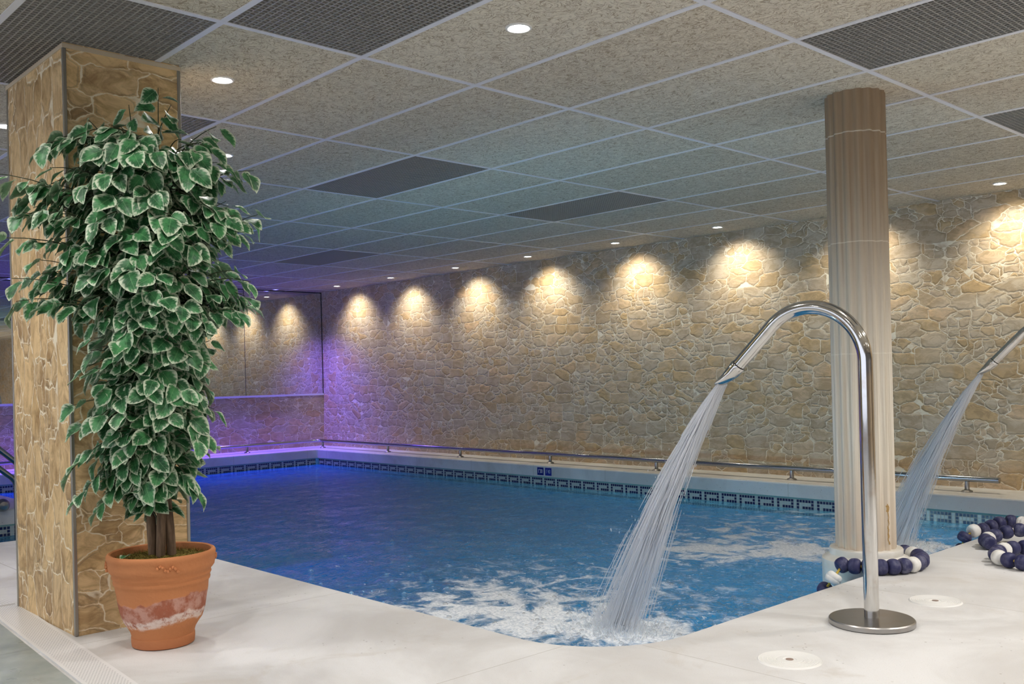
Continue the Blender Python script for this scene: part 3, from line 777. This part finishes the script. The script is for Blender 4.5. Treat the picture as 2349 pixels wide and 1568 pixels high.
# ------------------------------------------------------------------ lane rope floats
float_bm = lathe(bmesh.new(), [(0.008, -0.026), (0.022, -0.0265), (0.030, -0.022), (0.0345, -0.013), (0.0362, -0.0015), (0.0352, 0.0), (0.0362, 0.0015), (0.0345, 0.013), (0.030, 0.022), (0.022, 0.0265), (0.008, 0.026)], 28)
FM = {}
def lane_rope(name, label, beads, scale=1.0):
    """beads: list of (x, y, z, 'n' or 'w')"""
    c = beads[0]
    t = empty(name, (beads[len(beads)//2][0], beads[len(beads)//2][1], 0), label, 'pool float line', 'beaded pool float lines')
    o0 = Vector(t.location)
    pts = [Vector(b[:3]) - o0 for b in beads]
    bm = bmesh.new(); tube(bm, pts, 0.006, 8); obj('rope', bm, M['rope'], t, True)
    for k_, b in enumerate(beads):
        tan = (pts[min(k_+1, len(pts)-1)] - pts[max(k_-1, 0)]).normalized()
        key = b[3]
        if key not in FM:
            me = bpy.data.meshes.new('float'); float_bm.to_mesh(me)
            me.materials.append(M['navy'] if key == 'n' else M['white_float'])
            for p in me.polygons: p.use_smooth = True
            FM[key] = me
        o = bpy.data.objects.new('float', FM[key]); COL.objects.link(o); o.parent = t
        o.location = pts[k_]; o.rotation_euler = tan.to_track_quat('Z', 'Y').to_euler(); o.scale = (scale,)*3
        o['label'] = 'white float' if key == 'w' else 'navy blue float'
def ringp(a, r=0.243): return (CX + r*math.cos(math.radians(a)), CY + r*math.sin(math.radians(a)))
b1 = [(-2.330, 4.05, -0.20, 'n'), (-2.285, 4.045, -0.135, 'n'), (-2.262, 4.045, -0.075, 'n'), (-2.205, 4.020, -0.012, 'w')]
cols = 'nnnnnnwnnnnwn'
ang0 = -88
for q, cc in enumerate(cols):
    x, y = ringp(ang0 + q*13.2, 0.243)
    b1.append((x, y, 0.0365, cc))
b1 += [(CX-0.03, CY+0.262, 0.03, 'n'), (CX-0.10, CY+0.262, -0.01, 'n'), (CX-0.16, CY+0.25, -0.08, 'n'), (CX-0.19, CY+0.24, -0.15, 'n')]
lane_rope('float_line', 'navy and white beaded float line curled round the base of the round column', b1)
A_ = [(-2.25, 5.43, -0.20, 'n'), (-2.21, 5.39, -0.135, 'n'), (-2.175, 5.345, -0.065, 'n'), (-2.145, 5.315, 0.01, 'n'), (-2.12, 5.375, 0.040, 'w'), (-2.10, 5.445, 0.040, 'n'), (-2.085, 5.52, 0.05, 'n'),
      (-2.07, 5.60, 0.06, 'n'), (-2.03, 5.66, 0.065, 'n'), (-1.975, 5.67, 0.06, 'w'), (-1.91, 5.64, 0.045, 'n'), (-1.855, 5.59, 0.037, 'n'), (-1.79, 5.55, 0.037, 'w'), (-1.72, 5.53, 0.037, 'n')]
lane_rope('float_line', 'navy and white float line hanging over the pool edge, furthest back strand at right', A_)
B_ = [(-1.93, 5.08, 0.037, 'n'), (-1.965, 5.13, 0.037, 'n'), (-1.975, 5.19, 0.037, 'w'), (-1.965, 5.255, 0.045, 'n'), (-1.93, 5.315, 0.06, 'n'), (-1.88, 5.355, 0.07, 'n'), (-1.815, 5.36, 0.065, 'n'), (-1.75, 5.34, 0.05, 'n'), (-1.69, 5.31, 0.04, 'w'), (-1.63, 5.28, 0.037, 'n')]
lane_rope('float_line', 'middle strand of dusty navy floats with one white, piled at the right', B_)
C_ = [(-1.70, 5.10, 0.037, 'n'), (-1.75, 5.05, 0.037, 'n'), (-1.785, 4.99, 0.037, 'n'), (-1.80, 4.92, 0.037, 'w'), (-1.80, 4.85, 0.037, 'n'), (-1.785, 4.78, 0.037, 'n'), (-1.745, 4.71, 0.037, 'w'),
      (-1.69, 4.675, 0.037, 'n'), (-1.625, 4.655, 0.037, 'n'), (-1.56, 4.66, 0.037, 'n'), (-1.50, 4.68, 0.037, 'w'), (-1.44, 4.72, 0.037, 'n')]
lane_rope('float_line', 'front strand of navy and white floats curving on the deck at the right edge', C_)

# ------------------------------------------------------------------ waterfall spouts
D = Vector((-0.995, -0.100, 0))
def spout(bx, by, label):
    t = empty('waterfall_spout', (bx, by, 0), label, 'water spout', 'swan-neck waterfall spouts')
    bp = lathe(bmesh.new(), [(0.0, 0.0), (0.146, 0.0), (0.150, 0.003), (0.150, 0.018), (0.146, 0.022), (0.10, 0.024), (0.0, 0.025)], 72, cap=False)
    obj('base_plate', bp, M['brushed'], t, True)
    P = lambda s, z: Vector((D.x*s, D.y*s, z))
    pts = [P(0, 0.02), P(0, 0.3), P(0, 0.6), P(0, 0.82)]
    # bend: circle of radius R from vertical to 45 degrees down
    Rb = 0.212; zc = 0.955; n = 40
    pts += [P(0, 0.90)]
    for j in range(n+1):
        a = PI - (PI + math.radians(-43)) * j/n  # from 180 deg to 44 deg
        pts.append(P(Rb + Rb*math.cos(a), zc + Rb*math.sin(a)))
    last = pts[-1]; dr = Vector((D.x*math.sin(math.radians(44)), D.y*math.sin(math.radians(44)), -math.cos(math.radians(44))))
    last_d = (pts[-1]-pts[-2]).normalized()
    end = last + last_d*0.198
    bm = bmesh.new(); tube(bm, pts + [last + last_d*0.10, end], 0.0265, 32); obj('pipe', bm, M['chrome'], t, True)
    bm = bmesh.new(); tube(bm, [end, end+last_d*0.004], 0.0255, 24); obj('seal_ring', bm, M['rubber'], t, True)
    # nozzle: round collar that flattens to a wide slot
    side = Vector((-D.y, D.x, 0))
    bm = bmesh.new(); n = 32; rings = []
    updir = side.cross(last_d).normalized()
    for s, a, b, dd in ((0.004, 0.029, 0.029, 0), (0.010, 0.031, 0.031, 0), (0.020, 0.030, 0.030, 0), (0.045, 0.0275, 0.032, 0), (0.070, 0.022, 0.036, -0.004), (0.095, 0.0155, 0.042, -0.010), (0.112, 0.011, 0.046, -0.015), (0.116, 0.0095, 0.0455, -0.016), (0.112, 0.008, 0.044, -0.015)):
        c = end + last_d*s - updir*dd*0
        c = c + updir*(dd if updir.z > 0 else -dd)*(-0.6)
        rings.append([bm.verts.new(c + updir*a*math.cos(i*2*PI/n) + side*b*math.sin(i*2*PI/n)) for i in range(n)])
    for ra, rb_ in zip(rings, rings[1:]):
        for i in range(n): bm.faces.new((ra[i], ra[(i+1) % n], rb_[(i+1) % n], rb_[i]))
    bm.faces.new(rings[0][::-1]); bm.faces.new(rings[-1])
    obj('nozzle', bm, M['chrome'], t, True)
    return Vector((bx, by, 0)) + end + last_d*0.108, last_d
tip1, ld = spout(-1.690, 3.350, 'tall polished steel swan-neck spout on a round base plate, nearest the camera')
tip2, ld = spout(-1.690, 5.985, 'steel spout at the right edge with only its nozzle end in view')

def water_jet(tip, label, seed):
    rj = random.Random(seed)
    bm = bmesh.new()
    side = Vector((-D.y, D.x, 0))
    def at(t, v, w, sv, s0, u0):
        return tip + D*(v*t) + side*(s0 + sv*t) + Vector((0, 0, u0 - w*t - 4.9*t*t))
    def strand(v, w, sv, s0, u0, ta, tb, r, n=4):
        pts = []; m = 4
        for q in range(m+1):
            t = ta + (tb-ta)*q/m
            pts.append(at(t, v, w, sv, s0, u0))
        rr = [r*(0.25+0.75*math.sin(PI*(q+0.6)/(m+1.2))) for q in range(m+1)]
        tube(bm, pts, rr, n, True)
    h = tip.z - WZ
    for q in range(2400):
        g = max(-2.3, min(2.3, rj.gauss(0, 1))); e = rj.gauss(0, 1)
        s0 = max(-1, min(1, rj.gauss(0, 0.55)))*0.036; u0 = rj.uniform(-0.008, 0.008)
        v = 2.17 + 0.22*g; w = 3.0 + 0.16*e; sv = s0*3.2 + rj.gauss(0, 0.10)
        tm = (-w + math.sqrt(w*w + 4*4.9*h))/9.8          # time to reach the water
        ta = tm*(rj.random()**1.25)*0.97
        if rj.random() < 0.22: ta = 0.0
        tb = min(tm, ta + rj.uniform(0.02, 0.075))
        fr_ = ta/tm
        strand(v, w, sv, s0, u0, ta, tb, rj.uniform(0.0007, 0.0019)*(1.9-0.9*fr_))
    # droplets
    for q in range(1300):
        t = 0.27*rj.random()**0.7; f = t/0.27
        v = 2.20 + rj.gauss(0, 0.34); w = 3.0 + rj.gauss(0, 0.12)
        p = at(t, v, w, rj.gauss(0, 0.20), rj.gauss(0, 0.02), 0)
        if p.z < WZ: continue
        r = rj.uniform(0.0007, 0.0022)
        tube(bm, [p+Vector((0, 0, r*2.5)), p, p-Vector((0, 0, r*2.5))], [r*0.3, r, r*0.3], 5)
    # splash crown where it lands
    hit = at((-3.0 + math.sqrt(9 + 19.6*(tip.z-WZ)))/9.8, 2.2, 3.0, 0, 0, 0)
    for q in range(900):
        a = rj.uniform(0, 2*PI); d = abs(rj.gauss(0, 0.13)); 
        hh = max(0, rj.expovariate(22))*math.exp(-d/0.2)
        p = Vector((hit.x + d*math.cos(a)*1.2, hit.y + d*math.sin(a), WZ + 0.01 + hh))
        r = rj.uniform(0.0012, 0.0045)
        dd = Vector((math.cos(a)*0.5, math.sin(a)*0.5, 1.0)).normalized()*r*rj.uniform(1, 4)
        if p.x > XE-0.03 or p.y < YE+0.03: continue
        tube(bm, [p-dd, p, p+dd], [r*0.3, r, r*0.3], 5)
    o = obj('water_jet', bm, M['jet'], smooth=True)
    tag(o, label, 'water jet', 'water jets from the spouts'); o['kind'] = 'stuff'
    return hit
h1 = water_jet(tip1, 'broad white jet of water falling from the near steel spout into foam', 11)
h2 = water_jet(tip2, 'thinner-looking white jet from the right-edge spout, right of the round column', 12)

# ------------------------------------------------------------------ low handrail on the ledge
rail = empty('ledge_rail', (-7.2, 7.33, 0), 'low polished steel rail on short posts running along the pool ledge', 'rail')
ro = Vector((-7.2, 7.33, 0))
RZ = 0.098
rp = [(-2.70, 7.33, RZ), (-5.0, 7.33, RZ), (-8.0, 7.33, RZ), (-11.55, 7.33, RZ)]
rp += [(-11.70 + 0.15*math.cos(math.radians(a)), 7.18 + 0.15*math.sin(math.radians(a)), RZ) for a in (75, 60, 45, 30, 15)][:0]
rp += [(-11.70-0.15*math.sin(math.radians(a)), 7.18+0.15*math.cos(math.radians(a)), RZ) for a in (15, 35, 55, 75, 90)]
rp += [(-11.85, 6.0, RZ), (-11.85, 3.0, RZ), (-11.85, -1.4, RZ)]
bm = bmesh.new(); tube(bm, [Vector(p)-ro for p in rp], 0.022, 20); obj('handrail', bm, M['rail'], rail, True)
posts = [(-2.93, 7.33), (-4.38, 7.33), (-5.83, 7.33), (-7.26, 7.33), (-8.75, 7.33), (-10.20, 7.33), (-11.72, 7.31), (-11.85, 6.22), (-11.85, 5.0), (-11.85, 3.78), (-11.85, 2.56), (-11.85, 1.34), (-11.85, 0.12), (-11.85, -1.1)]
pm = None
for x, y in posts:
    bm = lathe(bmesh.new(), [(0.0, 0.0), (0.040, 0.0), (0.040, 0.007), (0.033, 0.013), (0.020, 0.017), (0.0165, 0.022), (0.0165, RZ-0.018)], 24, cap=False)
    o = obj('post', bm, M['brushed'], rail, True) if pm is None else bpy.data.objects.new('post', pm)
    if pm is None: pm = o.data
    else: COL.objects.link(o); o.parent = rail; bm.free()
    o.location = Vector((x, y, 0)) - ro

# handrail of the pool steps at far left
hr = empty('steps_handrail', (-7.9, 2.15, WZ), 'double-tube steel handrail descending into the water left of the stone pillar', 'handrail')
ho = Vector((-7.9, 2.15, WZ))
bm = bmesh.new(); tube(bm, [Vector(p)-ho for p in ((-7.9, 1.30, 1.27), (-7.9, 2.12, 0.49), (-7.9, 2.30, 0.32), (-7.9, 2.42, 0.22))], 0.021, 18); obj('upper_rail', bm, M['rail'], hr, True)
bm = bmesh.new(); tube(bm, [Vector(p)-ho for p in ((-7.9, 1.30, 1.05), (-7.9, 2.13, 0.335), (-7.9, 2.212, 0.262), (-7.9, 2.232, 0.235), (-7.9, 2.243, 0.20), (-7.9, 2.245, 0.1), (-7.9, 2.245, -0.6))], 0.021, 18); obj('lower_rail', bm, M['rail'], hr, True)
jt = obj('pool_jet_nozzle', lathe(bmesh.new(), [(0.0, 0.05), (0.03, 0.045), (0.048, 0.02), (0.05, 0.0), (0.03, -0.03), (0.0, -0.035)], 28, cap=False), M['brushed'], smooth=True)
jt.location = (-8.11, 2.20, 0.04); jt.rotation_euler = (0, PI/2, 0)
tag(jt, 'round steel jet fitting on the far white platform behind the handrail post', 'jet fitting')

# ------------------------------------------------------------------ skimmer lids
def lid(x, y, r, label):
    t = empty('skimmer_lid', (x, y, 0), label, 'drain cover', 'round skimmer lids')
    prof = [(0.0, 0.0025), (0.018, 0.0025), (0.020, 0.001), (0.022, 0.0035), (0.040, 0.004), (0.042, 0.0025)]
    rr = 0.046
    while rr < r-0.006:
        prof += [(rr, 0.0045), (rr+0.004, 0.0045), (rr+0.0048, 0.0035), (rr+0.0062, 0.0035)]; rr += 0.0075
    prof += [(r-0.004, 0.004), (r, 0.0)]
    obj('cover', lathe(bmesh.new(), prof, 64, cap=False), M['white_pl'], t, True)
    obj('finger_hole', lathe(bmesh.new(), [(0.0, 0.0045), (0.009, 0.0045), (0.012, 0.0040), (0.0125, 0.0025)], 24, cap=False), simple('tan plug', (0.30, 0.22, 0.18), 0.6), t, True)
lid(-1.672, 2.757, 0.102, 'round white ribbed skimmer lid in the deck at bottom right, nearest the camera')
lid(-1.667, 3.834, 0.100, 'round white skimmer lid in the deck behind the steel base plate')

# ------------------------------------------------------------------ drainage gratings and wet floor
GZ = 0.003
def strip(name, p, d, L, w, label):
    d = Vector(d).normalized(); n = Vector((-d.y, d.x)); p = Vector(p)
    bm = bmesh.new(); uv = bm.loops.layers.uv.new('uv')
    c = [(0, 0), (L, 0), (L, w), (0, w)]
    vs = [bm.verts.new((p.x+d.x*a+n.x*b, p.y+d.y*a+n.y*b, GZ+0.004)) for a, b in c]
    vb = [bm.verts.new((p.x+d.x*a+n.x*b, p.y+d.y*a+n.y*b, 0.0)) for a, b in c]
    f = bm.faces.new(vs)
    for l, q in zip(f.loops, c): l[uv].uv = q
    for i in range(4): 
        f = bm.faces.new((vs[i], vb[i], vb[(i+1) % 4], vs[(i+1) % 4]))
        for l in f.loops: l[uv].uv = (0.0, 0.0)
    o = obj(name, bm, M['grate']); tag(o, label, 'drain grating', 'white drain gratings'); return o
dg = Vector((1.55, -0.095))
strip('drain_grating', (-4.50, 1.150), dg, 3.2, 0.130, 'long white slotted drain grating running past the foot of the stone pillar')
strip('drain_grating', (-4.665, 1.262), (0.06, -1), 3.0, 0.135, 'short end of white slotted grating turning away at the left edge').rotation_euler
bm = bmesh.new()
d1 = dg.normalized()
poly = [(-4.512, 1.139), (-4.512+3.2*d1.x, 1.139+3.2*d1.y), (-4.512+3.2*d1.x, -2.0), (-4.33, -2.0)]
vt = [bm.verts.new((x, y, 0.004)) for x, y in poly]; vb = [bm.verts.new((x, y, 0.0)) for x, y in poly]
bm.faces.new(vt)
for i in range(4): bm.faces.new((vt[i], vb[i], vb[(i+1) % 4], vt[(i+1) % 4]))
obj('trim_9', bm, M['wetfloor'], kind='structure')

# ------------------------------------------------------------------ potted tree
TX, TY = -3.425, 1.452
tree = empty('potted_tree', (TX, TY, 0), 'variegated green and cream leafed tree in a terracotta pot in front of the pillar', 'potted plant')
pprof = [(0.0, 0.0), (0.100, 0.0), (0.107, 0.004), (0.109, 0.020), (0.109, 0.036), (0.107, 0.038), (0.112, 0.056), (0.124, 0.076), (0.136, 0.094), (0.146, 0.125), (0.152, 0.160), (0.157, 0.195), (0.160, 0.215),
         (0.161, 0.222), (0.165, 0.226), (0.167, 0.234), (0.165, 0.241), (0.167, 0.245), (0.171, 0.252), (0.169, 0.258), (0.170, 0.264), (0.176, 0.270), (0.182, 0.278), (0.184, 0.290), (0.1845, 0.312), (0.187, 0.316), (0.187, 0.323),
         (0.1875, 0.327), (0.184, 0.333), (0.178, 0.336), (0.171, 0.333), (0.168, 0.324), (0.166, 0.30), (0.160, 0.27)]
obj('pot', lathe(bmesh.new(), pprof, 72, cap=False, rfun=lambda r, a, z: r + (0.004*noise.noise((a*3, z*60, 0)) if 0.08 < z < 0.2 else 0)), M['pot'], tree, True)
# swag ornaments on the rim
bm = bmesh.new()
for a0 in (-1.95, -0.30, 1.3, 2.9):
    for q in range(9):
        a = a0 + (q-4)*0.045; z = 0.296 + 0.008*math.sin(q*1.3) - 0.003*(q-4)*0.4
        bmesh.ops.create_icosphere(bm, subdivisions=1, radius=0.0065, matrix=Matrix.Translation((0.186*math.cos(a), 0.186*math.sin(a), z)))
obj('rim_ornament', bm, M['pot'], tree, True)
bm = bmesh.new(); n = 40; rings = []
rm = random.Random(5)
for r in [0.0005, 0.02, 0.04, 0.06, 0.08, 0.10, 0.12, 0.14, 0.155, 0.165]:
    rings.append([bm.verts.new((r*math.cos(i*2*PI/n), r*math.sin(i*2*PI/n), 0.318 - 0.012*(r/0.165)**2 + (0.012*noise.noise((r*60*math.cos(i*2*PI/n), r*60*math.sin(i*2*PI/n), 0))))) for i in range(n)])
for a, b in zip(rings, rings[1:]):
    for i in range(n): bm.faces.new((a[i], a[(i+1) % n], b[(i+1) % n], b[i]))
for q in range(1500):
    a = rm.uniform(0, 2*PI); r = 0.162*math.sqrt(rm.random()); p = Vector((r*math.cos(a), r*math.sin(a), 0.312))
    d = Vector((rm.uniform(-1, 1), rm.uniform(-1, 1), rm.uniform(0.2, 1.1))).normalized()
    s = d.cross(Vector((0, 0, 1))).normalized()*0.0012; e = p + d*rm.uniform(0.010, 0.022)
    bm.faces.new([bm.verts.new(p-s), bm.verts.new(p+s), bm.verts.new(e)])
obj('moss', bm, M['moss'], tree)

camr, camf = Vector((0.683, 0.73, 0)), Vector((-0.73, 0.683, 0))
trunks = []
for (ox, od, tx, td, zt) in ((-0.026, 0.0, -0.05, -0.02, 1.72), (0.002, -0.022, -0.01, 0.02, 1.80), (0.030, 0.005, 0.02, 0.0, 1.66)):
    pts = []
    for q in range(13):
        f = q/12; z = 0.30 + (zt-0.30)*f
        c = camr*(ox*(1-f) + tx*f + 0.008*math.sin(f*7+ox*90)) + camf*(od*(1-f) + td*f + 0.006*math.cos(f*6+od*50))
        pts.append(Vector((c.x, c.y, z)))
    trunks.append(pts)
    bm = bmesh.new(); tube(bm, pts, [0.0165*(1-0.45*q/12) + 0.0015*math.sin(q*2.1) for q in range(13)], 14)
    obj('trunk', bm, M['bark'], tree, True)

# outline of the crown: height -> reach to the left and right of the stem (metres)
PXM = 0.001575
outl = [(205, 368, 372), (240, 300, 395), (262, 225, 400), (290, 200, 470), (315, 135, 505), (345, 105, 530), (385, 60, 545), (420, 60, 535), (470, 85, 525), (500, 60, 600), (540, 55, 570), (575, 60, 500),
        (600, 95, 525), (650, 100, 565), (700, 105, 560), (750, 150, 535), (800, 165, 490), (850, 190, 505), (900, 170, 495), (950, 175, 490), (1000, 240, 500), (1030, 230, 470), (1080, 225, 430), (1120, 220, 440), (1150, 225, 430)]
ZB = 1474.0
def extents(z):
    y = ZB - z/PXM
    if y <= outl[0][0]: return outl[0][1], outl[0][2]
    for (ya, la, ra), (yb, lb, rb_) in zip(outl, outl[1:]):
        if ya <= y <= yb:
            f = (y-ya)/(yb-ya); return la+(lb-la)*f, ra+(rb_-ra)*f
    return outl[-1][1], outl[-1][2]
def reach(z, phi):
    """distance from the stem axis in direction phi (0 = camera right, -90 = toward the camera)"""
    l, r = extents(z); cx = 362 - (1474-(ZB-z/PXM))*0.022*1.0
    R_, L_ = max(0.02, (r-cx)*PXM), max(0.02, (cx-l)*PXM)
    c, s = math.cos(phi), math.sin(phi)
    side = R_ if c > 0 else L_
    dep = (R_+L_)/2*(0.85 if s < 0 else 0.75)
    return 1/((abs(c)/side)**3 + (abs(s)/max(dep, 0.05))**3)**(1/3)
LV, LF, LUV = [], [], []
NU, NV = 4, 8
def leaf(base, axis, nrm, L, W, rl):
    axis = axis.normalized(); nrm = (nrm - axis*nrm.dot(axis)).normalized(); s = axis.cross(nrm)
    k0 = len(LV); curl = rl.uniform(0.06, 0.32); fold = rl.uniform(0.10, 0.42); tw = rl.uniform(-0.3, 0.3)
    ph = rl.uniform(0, 6)
    for j in range(NV+1):
        v = j/NV
        w = W*0.5*((max(0.0, math.sin(PI*v**0.76))**0.82 if v < 1 else 0)*0.985 + 0.015)
        for i in range(NU+1):
            u = i/NU*2-1
            x = s*(u*w) ; 
            z = nrm*(abs(u)*w*fold - curl*L*v*v + 0.05*W*math.sin(v*9+ph)*abs(u) + tw*u*w*v)
            LV.append(base + axis*(v*L) + x + z)
    for j in range(NV):
        for i in range(NU):
            a = k0 + j*(NU+1)+i
            LF.append((a, a+1, a+NU+2, a+NU+1))
            for di, dj in ((0, 0), (1, 0), (1, 1), (0, 1)): LUV.append(((i+di)/NU, (j+dj)/NV))
def blocked(p):
    """inside the stone pillar (local coordinates of the tree)"""
    return p.x + TX < PX1+0.022 and p.y + TY > PY0-0.022 and p.y+TY < PY1+0.05
rl = random.Random(21)
tw_bm = bmesh.new()
def put_leaves(pts, first=0.30, gap=0.032):
    ln = [0]
    for a, b in zip(pts, pts[1:]): ln.append(ln[-1] + (b-a).length)
    s = ln[-1]*first; sd = 1
    while s <= ln[-1]+0.001:
        q = max(i for i in range(len(ln)) if ln[i] <= s+1e-9); q = min(q, len(pts)-2)
        f = (s-ln[q])/max(1e-6, ln[q+1]-ln[q]); p = pts[q].lerp(pts[q+1], min(f, 1)); t = (pts[q+1]-pts[q]).normalized()
        outw = Vector((p.x, p.y, 0)); outw = outw.normalized() if outw.length > 0.02 else Vector((rl.uniform(-1, 1), rl.uniform(-1, 1), 0)).normalized()
        side = t.cross(Vector((0, 0, 1))); side = side.normalized() if side.length > 0.05 else outw
        ax = side*sd*rl.uniform(0.25, 0.9) + outw*rl.uniform(0.15, 0.7) + Vector((0, 0, -rl.uniform(0.25, 1.15))) + t*0.35
        nr = outw*rl.uniform(0.5, 1.2) + Vector((0, 0, rl.uniform(0.25, 1.1))) + Vector((rl.uniform(-.45, .45), rl.uniform(-.45, .45), 0)) - camf*0.25
        L = rl.uniform(0.064, 0.094); W = L*rl.uniform(0.70, 0.84)
        pet = p + ax.normalized()*0.014
        tip = pet + ax.normalized()*L
        if not blocked(tip) and not blocked(pet) and tip.z > 0.36:
            leaf(pet, ax, nr, L, W, rl)
        s += gap*rl.uniform(0.7, 1.3); sd = -sd
def branch(tip, start_z, rise=0.06, first=0.33, gap=0.031):
    tr = trunks[rl.randrange(3)]
    st = min(tr, key=lambda p: abs(p.z-start_z)).copy()
    mid = st.lerp(tip, 0.5) + Vector((0, 0, rise + 0.02)) 
    pts = []
    for q in range(9):
        f = q/8; a = st.lerp(mid, f); b = mid.lerp(tip, f); pts.append(a.lerp(b, f))
    pts = [p for p in pts if not blocked(p)]
    if len(pts) < 4: return
    tube(tw_bm, pts, [0.0032*(1-0.7*q/len(pts)) for q in range(len(pts))], 5)
    put_leaves(pts, first, gap)
NB = 330
for q in range(NB):
    z = 0.585 + (1.82-0.585)*(((q+rl.random())/NB))
    l, r = extents(z)
    phi = rl.uniform(-PI, PI)
    if rl.random() < 0.42: phi = rl.uniform(-PI*0.98, -0.02)   # more on the side that faces the room
    rr = reach(z, phi)*rl.uniform(0.66, 1.0) - 0.012
    rr = max(rr, 0.03)
    ax0 = camr*(-(0.022*(z/PXM)*PXM)*0.6)
    rr = rr if rl.random() < 0.8 else rr*0.6
    tip = camr*(math.cos(phi)*rr) + camf*(math.sin(phi)*rr) + Vector((0, 0, z)) - camr*0.008
    branch(tip, min(1.76, z + rl.uniform(-0.22, 0.05)), rl.uniform(0.03, 0.10))
def P2(x, y, dep=0.0):
    z = (ZB-y)*PXM; cx = 367
    return camr*((x-cx)*PXM + (ZB-y)*PXM*0.022) + camf*dep + Vector((0, 0, z + (x-cx)*PXM*0.02))
for (x, y, dep, sz, rise) in ((600, 505, -0.05, 1.30, 0.08), (575, 400, 0.0, 1.45, 0.10), (50, 415, -0.25, 1.42, 0.10), (40, 560, -0.28, 1.25, 0.10), (300, 245, -0.05, 1.70, 0.02), (362, 205, -0.03, 1.74, 0.0),
                              (385, 240, 0.0, 1.74, 0.0), (568, 655, 0.0, 1.10, 0.13), (545, 720, -0.05, 1.0, 0.1), (100, 690, -0.22, 1.05, 0.10), (455, 1140, -0.05, 0.66, 0.06), (215, 1125, -0.15, 0.70, 0.08), (225, 285, -0.12, 1.62, 0.05),
                              (495, 300, -0.03, 1.66, 0.05), (90, 640, -0.22, 1.15, 0.1), (530, 480, -0.1, 1.3, 0.1), (200, 1060, -0.15, 0.75, 0.1), (250, 1150, -0.1, 0.6, 0.06), (470, 1010, -0.1, 0.85, 0.1), (110, 470, -0.2, 1.4, 0.1)):
    branch(P2(x, y, dep), sz, rise, 0.45, 0.030)
me = bpy.data.meshes.new('foliage'); me.from_pydata([tuple(v) for v in LV], [], LF)
uvl = me.uv_layers.new(name='uv')
for i, c in enumerate(LUV): uvl.data[i].uv = c
me.materials.append(M['leaf'])
for p in me.polygons: p.use_smooth = True
fo = bpy.data.objects.new('foliage', me); COL.objects.link(fo); fo.parent = tree
obj('twigs', tw_bm, M['twig'], tree, True)
# one fallen leaf on the moss
LV.clear(); LF.clear(); LUV.clear()
leaf(Vector((-0.03, -0.09, 0.325)) + camr*-0.02, Vector((0.5, -0.5, 0.1)), Vector((0, 0, 1)), 0.055, 0.035, rl)
me = bpy.data.meshes.new('fallen_leaf'); me.from_pydata([tuple(v) for v in LV], [], LF)
uvl = me.uv_layers.new(name='uv')
for i, c in enumerate(LUV): uvl.data[i].uv = c
me.materials.append(M['leaf'])
o = bpy.data.objects.new('fallen_leaf', me); COL.objects.link(o); o.location = (TX, TY, 0)
tag(o, 'single fallen green leaf lying on the moss in the terracotta pot', 'leaf')
